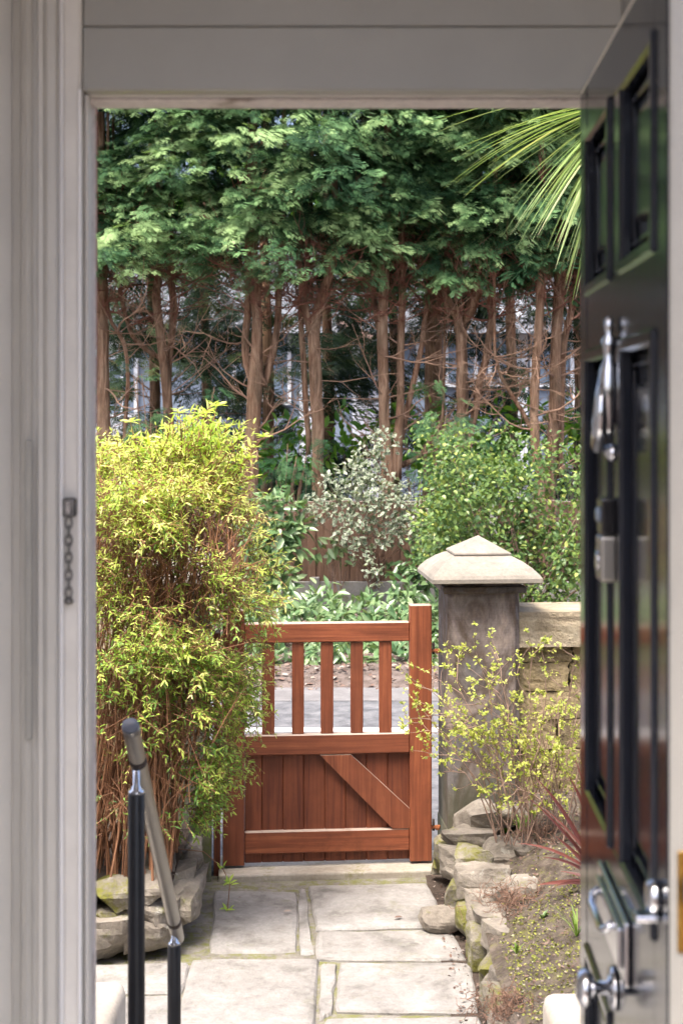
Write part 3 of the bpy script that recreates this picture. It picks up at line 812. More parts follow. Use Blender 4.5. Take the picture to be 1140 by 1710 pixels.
# brace
q0, q1, q2, q3 = (gx(534), gz(1263)), (gx(585), gz(1263)), (gx(683.6), gz(1356)), (gx(683.6), gz(1388.5))
q4 = (gx(655), gz(1388.5))
poly = [q0, q4, q3, q2, q1]
V = [(x, .0015, z) for x, z in poly] + [(x, .0285, z) for x, z in poly]
F = [(0, 1, 2, 3, 4), (9, 8, 7, 6, 5)] + [(k, 5 + k, 5 + (k + 1) % 5, (k + 1) % 5) for k in range(5)]
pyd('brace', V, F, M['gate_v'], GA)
for py in (1090, 1388):
    h = empty('hinge', (gx(726), .02, gz(py)), 0); h.parent = GA
    box('strap', -.018, .030, -.006, .006, -.012, .006, M['rust'], h, .003)
    V, F = tube_data([(-.004, .0, -.02), (-.004, 0, .035)], [.007, .006], 8); pyd('pin', V, F, M['dark_iron'], h, True)
    box('nut', .004, .026, -.014, .0, -.016, .0, M['rust'], h, .004)
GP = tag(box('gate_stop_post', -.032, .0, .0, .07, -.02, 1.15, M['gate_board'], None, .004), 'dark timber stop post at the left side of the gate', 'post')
GP.location = (gl - .012, d_g + .005, 0); GP.rotation_euler.z = RZ
SL = tag(box('gate_sill', -.02, 1.07, -.10, .22, -.12, .018, M['sill'], None, .008, 2), 'pale worn stone sill under the wooden gate', 'sill')
SL.location = (gl, d_g, 0); SL.rotation_euler.z = RZ

# --- fence across the road
FY = 16.2
FE = empty('timber_fence', (0, FY, 0), 0, 'brown vertical board fence on grey concrete gravel boards across the road', 'fence')
ft = W(0, 836, FY).z; fb = W(0, 971, FY).z
x = -5.2; k = 0
while x < 5.2:
    wd = .098 + random.uniform(-.004, .004)
    box('plank', x + .003, x + wd - .003, (0 if k % 2 else .018), (.018 if k % 2 else .036) - .001, fb + .002, ft + random.uniform(-.012, .008), M['fence'], FE, .003)
    x += wd - .004; k += 1
box('arris_rail', -5.2, 5.2, .037, .085, fb + .12, fb + .20, M['fence'], FE); box('arris_rail', -5.2, 5.2, .037, .085, ft - .2, ft - .12, M['fence'], FE)
for i in range(-2, 3):
    xx = -.30 + 2.0 * i
    if i != 2: box('gravel_board', xx + .055, xx + 1.945, -.012, .035, -.06, fb, M['concrete'], FE, .004)
    box('fence_post', xx - .052, xx + .052, -.035, .07, -.1, ft + .05 if i not in (0,) else fb + .05, M['concrete'], FE, .006)

# --- house behind the trees
HB = empty('white_house', (0, 31, 0), 0, 'pale blue white house glimpsed between the trunks', 'house')
hx0, hx1 = -6.5, 8.0
box('wall', hx0, hx1, .0, 6, -.1, 4.0, M['house_blue'], HB)
for (a, b_, c0, c1) in ((160, 232, 560, 730), (588, 660, 560, 760), (500, 540, 540, 700), (850, 880, 500, 700), (955, 1010, 480, 720)):
    p, q = W(a, c0, 31), W(b_, c1, 31); box('render_panel', p.x, q.x, -.06, -.002, -.05, p.z, M['house_white'], HB)
for (a, b_, c0, c1) in ((185, 225, 600, 690), (395, 480, 560, 670), (600, 650, 580, 660), (700, 790, 520, 640), (820, 848, 520, 640), (890, 950, 520, 640)):
    p, q = W(a, c1, 31), W(b_, c0, 31)
    wn = box('window', p.x - .08, q.x + .08, -.12, -.061, p.z - .08, q.z + .08, M['house_white'], HB)
    xm = (p.x + q.x) / 2
    box('pane', p.x, xm - .03, -.13, -.1205, p.z, q.z, M['glass'], wn); box('pane', xm + .03, q.x, -.13, -.1205, p.z, q.z, M['glass'], wn)
V = [(hx0 - .4, -.5, 3.9), (hx1 + .4, -.5, 3.9), (hx1 + .4, 6.5, 3.9), (hx0 - .4, 6.5, 3.9), (hx0 + 1.5, 3, 6.8), (hx1 - 1.5, 3, 6.8)]
pyd('roof', V, [(0, 1, 5, 4), (1, 2, 5), (2, 3, 4, 5), (3, 0, 4), (3, 2, 1, 0)], M['roof'], HB)
# porch roof piece with pink tiles seen at the middle
p = W(560, 525, 29.5); q = W(622, 560, 29.5)
V = [(p.x, -1.6, p.z), (q.x, -1.6, q.z), (q.x, 0, q.z), (p.x, 0, p.z), (p.x, -1.6, p.z - .12), (q.x, -1.6, q.z - .12), (q.x, 0, q.z - .12), (p.x, 0, p.z - .12)]
pr_ = pyd('porch_roof', V, [(0, 1, 2, 3), (7, 6, 5, 4), (0, 4, 5, 1), (1, 5, 6, 2), (2, 6, 7, 3), (3, 7, 4, 0)], mat_plain('porch_tiles', (.36, .25, .22), .8, var=.25, vscale=10), HB)

# ================================================================== TREES
def dead_twigs(acc, p, dr, L, r, depth=0):
    n = 6; pts = [Vector(p)]; d = Vector(dr).normalized()
    for i in range(n):
        d = (d + rv(.28) + Vector((0, 0, .08))).normalized(); pts.append(pts[-1] + d * L / n)
    acc.tube(pts, [r * (1 - .8 * i / n) for i in range(n + 1)], 4 if depth else 5)
    if depth < 2:
        for k in range(random.randint(2, 4)):
            i = random.randint(1, n - 1)
            dead_twigs(acc, pts[i], d + rv(.9), L * random.uniform(.35, .6), r * .5, depth + 1)

def sprays_for(cx, cy, z0, z1, rad, nclump, per, size=.34):
    P, D, Nn, Sz, Rn = [], [], [], [], []
    for k in range(nclump):
        z = random.uniform(z0, z1) if random.random() > .16 else z0 - random.uniform(0, .55)
        a = random.uniform(-math.pi, 0) if random.random() < .82 else random.uniform(0, math.pi)
        rr = rad * (random.uniform(.35, 1.05) if random.random() < .75 else random.uniform(.1, .6)) * (1.0 if z < z0 + 1 else .95)
        out = Vector((math.cos(a), math.sin(a), 0))
        c = Vector((cx, cy, z)) + out * rr
        tone = min(1, max(0, random.gauss(.46, .22)))
        bd = (out + Vector((0, 0, random.uniform(-.25, .25))) + rv(.3)).normalized()
        side = bd.cross(Vector((0, 0, 1))).normalized()
        for j in range(per):
            s = random.uniform(-1, 1); t_ = random.uniform(-.35, .35)
            p = c + side * s * .30 + bd * t_ * (1 - abs(s) * .4) + Vector((0, 0, random.uniform(-.11, .11) - .14 * abs(s) - .12 * max(0, t_)))
            d = (bd + side * s * .9 + rv(.35) + Vector((0, 0, random.uniform(-.35, .15)))).normalized()
            n_ = (Vector((0, -.35, 1)) + rv(.6)).normalized()
            P.append(p); D.append(d); Nn.append(n_); Sz.append(size * random.uniform(.6, 1.15)); Rn.append(min(1, max(0, tone + random.gauss(0, .12) + .18 * max(0, t_))))
    return [np.array(q) for q in (P, D, Nn, Sz, Rn)]

def tree(label, d, stems, crown_x, seed, ntw=14, nclump=52, rad=1.0, base_y=835, crown=True, z_lo=None, mat='bark', ztop=7.6):
    random.seed(seed)
    b0 = W(stems[0][0][0], 1000, d)
    root = empty('cypress_tree', (b0.x, d, 0), 0, label, 'tree', 'cypress trees behind the fence')
    o0 = Vector(root.location)
    A = Acc(); T = Acc(); TR = Acc()
    for si, st_ in enumerate(stems):
        pts = []
        dd = 0
        for (px, py, wpx) in st_:
            p = W(px, py, d); pts.append((p + Vector((0, random.uniform(-.05, .05) + (si * .07), 0)) - o0, wpx * .82 / 2 / FPX * d))
        if si == 0:
            f0 = pts[0]; pts.insert(0, (Vector((f0[0].x, f0[0].y, -.1)), f0[1] * 1.25))
        l, r_ = pts[-1]
        pts.append((l + Vector((random.uniform(-.1, .1), 0, ztop - (l.z)) ) * .5, r_ * .7)); 
        # resample smooth
        ps, rs = [], []
        for i in range(len(pts) - 1):
            for q in range(4):
                t_ = q / 4; k0 = pts[max(i - 1, 0)][0]; k1 = pts[i][0]; k2 = pts[i + 1][0]; k3 = pts[min(i + 2, len(pts) - 1)][0]
                v_ = .5 * ((2 * k1) + (k2 - k0) * t_ + (2 * k0 - 5 * k1 + 4 * k2 - k3) * t_ ** 2 + (3 * k1 - k0 - 3 * k2 + k3) * t_ ** 3)
                ps.append(v_ + Vector((random.uniform(-1, 1), random.uniform(-1, 1), 0)) * .008); rs.append((pts[i][1] * (1 - t_) + pts[i + 1][1] * t_) * random.uniform(.93, 1.07))
        ps.append(pts[-1][0]); rs.append(pts[-1][1])
        A.tube(ps, rs, 10, True)
        for k in range(ntw):
            i = random.randint(len(ps) // 4, len(ps) - 3)
            a = random.uniform(-math.pi * .95, math.pi * .1)
            low = ps[i].z < 3.2
            dead_twigs(T if low else TR, ps[i], (math.cos(a), math.sin(a) * .7, random.uniform(-.3, .6)), random.uniform(.4, 1.3) * (1 if low else .8), random.uniform(.007, .017))
        # brown hanging twigs right under the crown
        for k in range(10):
            i = len(ps) - 5 + random.randint(0, 2)
            zz = random.uniform(3.3, 4.15)
            a = random.uniform(-math.pi, 0)
            pp = Vector((ps[i].x + random.uniform(-.1, .1), ps[i].y, zz))
            dead_twigs(TR, pp, (math.cos(a), math.sin(a) * .6, random.uniform(.1, .8)), random.uniform(.4, .8), .008)
    A.build('trunk', M[mat], root)
    if T.v: tag(T.build('dead_twigs', M['twig_dead'], root), kind='stuff')
    if TR.v: tag(TR.build('crown_twigs', M['twig_red'], root), kind='stuff')
    if crown:
        zl = (z_lo if z_lo is not None else 4.15) + .50 + random.uniform(-.22, .22)
        P, D, Nn, Sz, Rn = sprays_for(W(crown_x, 0, d).x, d, zl, 6.5, rad, int(nclump * .74), 30, .27)
        hi = [sprays_for(W(crown_x, 0, d).x, d + .5, za, zb, rad * 1.1, nc_, 9, sz_) for za, zb, nc_, sz_ in ((6.5, 9.0, 12, .95), (4.6, 6.8, 22, .75))]  # unseen upper sprays added to block light from above; second set backs the gaps
        hi[1][0][:, 1] += .7; hi[1][4] *= .35  # rear sprays darkened: shade in the canopy gaps put into their colour
        P, D, Nn, Sz, Rn = [np.concatenate([q] + [h_[i_] for h_ in hi]) for i_, q in enumerate((P, D, Nn, Sz, Rn))]
        mass('crown', SPRAY[0], SPRAY[1], P - np.array(o0), D, Nn, Sz, Rn, M['cypress'], root, wid=np.random.default_rng(seed).uniform(.55, 1.25, len(P)), tip=.5)
    return root

TD = 17.5
tree('cypress tree at the far left with a slim dark trunk beside the door jamb', 17.4, [[(176, 800, 30), (172, 600, 26), (168, 430, 24)], [(205, 760, 9), (212, 600, 8), (180, 520, 8), (178, 430, 8)]], 150, 21, z_lo=4.0)
tree('twin stemmed cypress above the left part of the yellow shrub', 17.6, [[(284, 800, 20), (276, 620, 19), (262, 500, 18), (266, 430, 17)], [(292, 790, 16), (280, 640, 15), (290, 520, 15), (284, 430, 15)], [(268, 600, 10), (220, 560, 9), (196, 480, 8), (190, 420, 7)]], 265, 22, z_lo=4.0)
tree('stout three forked cypress just left of the fence post, above the shrub tip', 17.2, [[(417, 830, 34), (420, 740, 32), (426, 650, 34), (430, 560, 22), (424, 430, 20)], [(426, 650, 20), (408, 590, 15), (414, 500, 15), (412, 420, 14)], [(438, 645, 18), (460, 560, 15), (466, 480, 14), (470, 420, 14)]], 410, 23, nclump=56)
tree('pale barked cypress with a Y fork near the middle, above the gate', 17.3, [[(531, 830, 24), (530, 700, 26), (524, 580, 26), (530, 520, 22), (552, 450, 18), (560, 400, 16)], [(522, 570, 20), (508, 500, 15), (500, 430, 14)], [(516, 760, 12), (506, 600, 13), (503, 500, 12), (515, 420, 11)]], 535, 24, nclump=56)
tree('cypress with two straight dark stems behind the variegated holly', 17.5, [[(648, 830, 30), (642, 700, 24), (638, 560, 24), (642, 430, 22)], [(660, 800, 28), (668, 690, 18), (670, 540, 16), (672, 430, 15)], [(636, 560, 13), (624, 490, 12), (622, 420, 11)], [(655, 800, 18), (700, 600, 12), (712, 520, 9), (716, 430, 8)], [(672, 778, 14), (705, 760, 11), (732, 715, 9), (742, 670, 6)]], 650, 25, nclump=56)
tree('thick shadowed trunk set back behind the other trees', 20.0, [[(722, 780, 40), (724, 600, 38), (722, 430, 36)]], 720, 26, ntw=14, nclump=50)
tree('dark cypress with a U shaped fork right of the middle', 17.6, [[(768, 800, 20), (770, 640, 22), (768, 540, 24), (748, 505, 18), (738, 450, 17), (742, 400, 16)], [(770, 545, 18), (792, 500, 22), (797, 430, 22)], [(778, 780, 15), (800, 650, 16), (818, 560, 15), (826, 430, 14)]], 785, 27, nclump=56)
tree('slender leaning cypress stem over the green hedge', 17.2, [[(905, 830, 22), (893, 740, 19), (892, 650, 19), (899, 540, 18), (902, 430, 18)], [(890, 720, 10), (862, 670, 9), (835, 620, 7), (825, 540, 6)]], 880, 28)
tree('cypress with flaking bark nearest the open door', 17.4, [[(917, 830, 24), (924, 700, 24), (930, 560, 23), (934, 430, 22)], [(936, 800, 16), (940, 600, 15), (958, 500, 14), (965, 430, 14)]], 950, 29)
tree('cypress hidden beyond the open door', 17.5, [[(1030, 830, 24), (1032, 600, 23), (1030, 430, 22)]], 1050, 30, nclump=16)
tree('cypress hidden beyond the left door jamb', 17.5, [[(80, 830, 24), (82, 600, 23), (76, 430, 22)]], 60, 31, nclump=16)

# background screen of conifers, each a thing, foliage thin
random.seed(40)
for k, px in enumerate((130, 240, 345, 445, 545, 650, 755, 860, 975)):
    d = 22.5 + (k % 3) * 1.4
    c = W(px + random.uniform(-15, 15), 690, d)
    root = empty('background_conifer', (c.x, d, 0), 0, ('thin dark conifer in the second row, ' + ('leftmost, behind the door jamb', 'second from the left', 'third from the left, behind the shrub shoots', 'fourth from the left, behind the three forked cypress', 'middle one, behind the holly', 'sixth from the left, by the thick shadowed trunk', 'third from the right, behind the U fork', 'second from the right, over the hedge', 'rightmost, beyond the open door')[k]), 'tree', 'second row of conifers behind the cypress trees')
    V, F = tube_data([(0, 0, -.1), (.05, 0, 2.5), (-.03, 0, 5), (0, 0, 9)], [.11, .09, .07, .02], 8); pyd('trunk', V, F, M['bark'], root, True)
    P, D, Nn, Sz, Rn = [], [], [], [], []
    cl_ = [(random.uniform(0, 2 * math.pi), random.uniform(.3, 1.2), random.uniform(.8, 7.4)) for _ in range(25)]
    for j in range(425):
        ca, cr, cz = cl_[j % 25]
        if j % 19:
            q_ = (math.cos(ca) * cr + random.gauss(0, .24), math.sin(ca) * cr + random.gauss(0, .24), cz + random.gauss(0, .16))
            P.append(q_); D.append((math.cos(ca) + random.uniform(-.6, .6), math.sin(ca) + random.uniform(-.6, .6), random.uniform(-.4, .2)))
            Nn.append((random.uniform(-.6, .6), random.uniform(-1, .2), 1)); Sz.append(random.uniform(.4, .7)); Rn.append(min(1, max(0, random.gauss(.4, .25)))); continue
        a = random.uniform(0, 2 * math.pi); zz = random.uniform(.6, 5.0) if j % 4 else random.uniform(3.4, 7)
        rr = random.uniform(.2, 1.35)
        P.append((math.cos(a) * rr, math.sin(a) * rr, zz)); D.append((math.cos(a) + random.uniform(-.5, .5), math.sin(a) + random.uniform(-.5, .5), random.uniform(-.4, .3)))
        Nn.append((random.uniform(-.6, .6), random.uniform(-1, .2), 1)); Sz.append(random.uniform(.5, .95)); Rn.append(min(1, max(0, random.gauss(.35, .25))))
    mass('crown', SPRAY[0], SPRAY[1], P, D, Nn, Sz, Rn, M['cypress_far'], root)
    T = Acc()
    for j in range(16):
        a = random.uniform(0, 2 * math.pi)
        dead_twigs(T, (0, 0, random.uniform(1.2, 4.5)), (math.cos(a), math.sin(a), .2), random.uniform(.6, 1.2), .014, 1)
    tag(T.build('dead_twigs', M['twig_dead'], root), kind='stuff')

# far broadleaf trees closing the view behind the house
random.seed(41)
LO = leaf_oval(.6)
for k, px in enumerate((150, 330, 520, 700, 880, 1020)):
    d = 42 + (k % 2) * 4; c = W(px, 690, d)
    root = empty('far_tree', (c.x, d, 0), 0, ('pale leafy tree far behind the house, ' + ('leftmost', 'second from the left', 'third from the left', 'third from the right', 'second from the right', 'rightmost')[k]), 'tree', 'far trees behind the house')
    V, F = tube_data([(0, 0, -.1), (.1, 0, 3), (0, 0, 8)], [.25, .2, .08], 8); pyd('trunk', V, F, M['bark'], root, True)
    N = 2600
    dirs = rng.normal(size=(N, 3)); dirs /= np.linalg.norm(dirs, axis=1, keepdims=True)
    P = dirs * (rng.uniform(.35, 1, (N, 1)) ** .5) * np.array([3.2, 2.6, 4.2]) + np.array([0, 0, 6.2]) + .35 * rng.normal(size=(N, 3))
    mass('crown', LO[0], LO[1], P, rng.normal(size=(N, 3)), rng.normal(size=(N, 3)) + [0, -.3, 1], rng.uniform(.25, .5, N), np.clip(rng.normal(.6, .25, N), 0, 1), M['laurel_bright'], root)

# ================================================================== SHRUBS ACROSS THE ROAD
def blob_leaves(blobs, per_area, d_jit, outward=.6):
    P, D, Nn = [], [], []
    for (px, py, rpx, d) in blobs:
        c = W(px, py, d); r = rpx / FPX * d
        n = int(per_area * r * r)
        for _ in range(n):
            v = Vector((random.gauss(0, 1), random.gauss(0, 1), random.gauss(0, 1))).normalized()
            if v.y > .3: v.y = -v.y
            rr = r * (random.uniform(.45, 1.08))
            p = c + Vector((v.x * rr, v.y * rr * d_jit, v.z * rr)); 
            P.append(p); D.append((v * outward + rv(.8)).normalized() + Vector((0, 0, -.1))); Nn.append((v + Vector((0, -.25, .9)) + rv(.5)).normalized())
    return np.array(P), np.array(D), np.array(Nn)

def stems_to(acc, base, P, n, r=.008, sides=4):
    for i in np.random.default_rng(3).choice(len(P), min(n, len(P)), replace=False):
        q = Vector(P[i]); acc.tube(curve_pts(base + rv(.08), q, rv(.15) + Vector((0, 0, .1)), 6), [r * (1 - .14 * k) for k in range(6)], sides)

def bush(name, label, cat, blobs, per, mat, tmpl, size, base, group=None, dj=.8, tone=(.45, .22), nst=30, out=.6, wid=None, stem='stem_thin', extra=None):
    root = empty(name, base, 0, label, cat, group)
    P, D, Nn = blob_leaves(blobs, per, dj, out)
    P[:, 2] = np.maximum(P[:, 2], .02)
    N = len(P); b = np.array(base)
    mass('leaves', tmpl[0], tmpl[1], P - b, D, Nn, rng.uniform(size[0], size[1], N), np.clip(rng.normal(tone[0], tone[1], N), 0, 1), M[mat], root, wid)
    A = Acc(); stems_to(A, Vector((0, 0, 0)), P - b, nst)
    tag(A.build('branches', M[stem], root), kind='stuff')
    return root

random.seed(50)
# hedge on the right: dense small-leaved
hb = []
for i in range(52):
    px = random.uniform(725, 1010); py = random.uniform(730, 1075)
    if px < 760 and py > 930: continue
    hb.append((px, py, random.uniform(34, 58), 14.6 + random.uniform(-.5, .5)))
hb += [(px_, py_, 46, 14.9) for px_ in (780, 840, 900, 960, 1010) for py_ in (800, 860, 920, 985, 1040)]
hb += [(735, 860, 40, 15.2), (725, 900, 34, 15.3), (760, 800, 45, 15), (830, 745, 40, 15), (700, 935, 22, 15.6), (1040, 800, 60, 15), (1060, 930, 70, 15)]
bush('privet_hedge', 'bright green small leaved hedge behind pier and wall', 'hedge', hb, 2300, 'privet', leaf_oval(.6), (.035, .068), Vector((1.9, 14.9, 0)), tone=(.5, .24), nst=70)
# cypress low regrowth
def low_conifer(label, blobs, base, n, size=.3, tone=.45):
    root = empty('young_conifer', base, 0, label, 'shrub', 'young conifers by the fence')
    P, D, Nn = blob_leaves(blobs, n, .8, .8)
    N = len(P)
    mass('foliage', SPRAY[0], SPRAY[1], P - np.array(base), D, Nn, rng.uniform(size * .6, size * 1.1, N), np.clip(rng.normal(tone, .15, N), 0, 1), M['cypress'], root)
    A = Acc(); stems_to(A, Vector((0, 0, 0)), P - np.array(base), 14, .014); tag(A.build('branches', M['twig_dead'], root), kind='stuff')
low_conifer('grey green young conifer between the holly and the hedge', [(740, 700, 40, 16.6), (725, 780, 38, 16.6), (760, 840, 34, 16.3), (740, 870, 36, 16.2), (775, 740, 36, 16.6)], Vector((1.15, 16.7, 0)), 330)
low_conifer('small dark young conifer at the fence top left of the holly', [(485, 770, 32, 16.7), (470, 800, 22, 16.7), (520, 800, 24, 16.8)], Vector((-.6, 16.8, 0)), 330, tone=.3)
low_conifer('small conifer tuft at the foot of the twin stemmed cypress', [(245, 700, 30, 16.9), (350, 650, 16, 16.9), (230, 640, 18, 17)], Vector((-2.2, 17, 0)), 300, tone=.45)
# variegated holly
def holly():
    base = Vector((.35, 16.0, 0))
    root = empty('variegated_holly', base, 0, 'variegated holly with cream edged leaves sprawling over the fence', 'shrub')
    blobs = [(640, 738, 26, 15.7), (612, 775, 34, 15.7), (588, 800, 34, 15.7), (625, 815, 36, 15.6), (655, 845, 38, 15.6), (690, 872, 28, 15.6), (606, 850, 36, 15.6), (570, 850, 30, 15.7), (532, 855, 20, 15.7), (505, 850, 14, 15.8),
             (590, 890, 26, 15.6), (606, 920, 22, 15.6), (622, 950, 17, 15.5), (628, 975, 9, 15.5), (655, 885, 24, 15.6), (640, 900, 18, 15.6), (565, 895, 16, 15.7), (550, 830, 20, 15.7), (520, 835, 14, 15.8), (700, 850, 20, 15.6), (710, 885, 18, 15.6), (672, 820, 22, 15.6), (545, 800, 14, 15.8)]
    P, D, Nn = blob_leaves(blobs, 4000, .6, .5)
    T = [(0, 0, 0), (-.24, .25, .07), (-.27, .6, .02), (0, 1, -.05), (.27, .6, .02), (.24, .25, .07), (0, .14, 0), (-.13, .32, .0), (-.14, .6, -.01), (0, .82, -.05), (.14, .6, -.01), (.13, .32, 0)]
    F = [(k, (k + 1) % 6, 6 + (k + 1) % 6, 6 + k) for k in range(6)] + [(6, 7, 8, 9), (6, 9, 10, 11)]
    N = len(P)
    mass('leaves', T, F, P - np.array(base), D, Nn, rng.uniform(.035, .068, N), rng.uniform(0, 1, N), [M['holly_cream'], M['holly_green']], root, matidx=[0] * 6 + [1] * 2)
    A = Acc(); stems_to(A, Vector((0, .2, .3)), P - np.array(base), 40, .008); tag(A.build('branches', M['stem_thin'], root), kind='stuff')
holly()
LL = leaf_lance(.36, .1, .16)
bush('laurel_bush', 'upright laurel bush against the fence beside the yellow shrub', 'shrub', [(455, 850, 26, 15.7), (470, 890, 28, 15.6), (455, 930, 28, 15.6), (470, 965, 26, 15.5), (440, 960, 26, 15.6), (485, 850, 16, 15.7), (430, 900, 25, 15.7), (490, 920, 18, 15.6), (500, 880, 14, 15.7)], 2600, 'laurel', LL, (.13, .20), Vector((-.75, 15.8, 0)), tone=(.55, .25), nst=14)
for i, (px, py, lab) in enumerate(((400, 1035, 'low laurel behind the yellow shrub edge, leftmost of the row'), (470, 1030, 'low laurel seen above the left end of the gate top rail'), (535, 1022, 'low laurel behind the middle of the gate top rail'), (600, 1040, 'low laurel spreading behind the gate right of middle'), (665, 1025, 'low laurel behind the right gate stile'), (725, 1035, 'low laurel beside the stone pier shaft'))):
    bush('low_laurel', lab, 'shrub', [(px, py - 4, 36, 14.6), (px - 28, py + 14, 32, 14.2), (px + 28, py + 16, 32, 14.2), (px, py + 30, 28, 13.6), (px + 10, py - 22, 28, 14.9), (px - 20, py + 44, 22, 13.3), (px + 24, py + 46, 22, 13.3), (px - 26, py + 62, 16, 12.8), (px + 14, py + 62, 16, 12.8), (px - 5, py + 72, 18, 12.7), (px + 34, py + 70, 16, 12.7)], 2400, 'laurel', LL, (.08, .15), Vector(((px - CX) / FPX * 14.4, 14.4, 0)), 'low laurels along the verge', tone=(.5, .26), nst=10)
for i, (px, py, r, lab) in enumerate(((470, 735, 42, 'bright leafy bush behind the forked trunks left of the holly'), (590, 720, 44, 'bright leafy bush above and behind the holly'), (700, 690, 42, 'bright leafy bush behind the shadowed thick trunk'), (850, 700, 50, 'bright leafy bush behind the hedge top'), (960, 690, 48, 'bright leafy bush behind the tree nearest the door'), (330, 740, 42, 'bright leafy bush behind the yellow shrub top'))):
    bush('bright_bush', lab, 'shrub', [(px, py, r, 19), (px - 45, py + 20, r * .8, 19), (px + 45, py + 15, r * .8, 18.8), (px, py + 50, r, 18.8)], 420, 'laurel_bright', leaf_oval(.45), (.12, .2), Vector(((px - CX) / FPX * 19, 19, 0)), 'bright bushes behind the fence', tone=(.5, .27), nst=10)
bush('laurel_sprig', 'low laurel sprig before the fence under the holly, left side', 'shrub', [(555, 910, 16, 15.9), (575, 925, 16, 15.9), (535, 925, 14, 15.9)], 1600, 'laurel', LL, (.10, .17), Vector((-.05, 15.95, 0)), tone=(.55, .25), nst=8)
bush('dark_laurel', 'dark laurel at the fence between holly and stone pier cap', 'shrub', [(690, 940, 26, 15.7), (675, 975, 26, 15.5), (705, 905, 22, 15.8), (715, 960, 30, 15.5), (660, 950, 14, 15.8)], 1900, 'laurel', LL, (.10, .17), Vector((.75, 15.8, 0)), tone=(.3, .22), nst=10)
# leaf litter on the verge
N = 4200
P = np.stack([rng.uniform(-3.6, 3.6, N), 11.85 + 3.6 * rng.uniform(0, 1, N) ** 1.5, np.zeros(N)], 1)
P[:, 2] = [verge_z(a, b_) + .012 for a, b_ in P[:, :2]]
D = np.stack([rng.normal(size=N), rng.normal(size=N), .25 * rng.normal(size=N)], 1)
o = mass('leaf_litter', leaf_oval(.6)[0], leaf_oval(.6)[1], P, D, np.tile([0, 0, 1.], (N, 1)) + .35 * rng.normal(size=(N, 3)), rng.uniform(.03, .075, N), rng.uniform(0, 1, N), M['litter'])
tag(o, 'brown fallen leaves covering the verge across the road', 'leaves', kind='stuff')

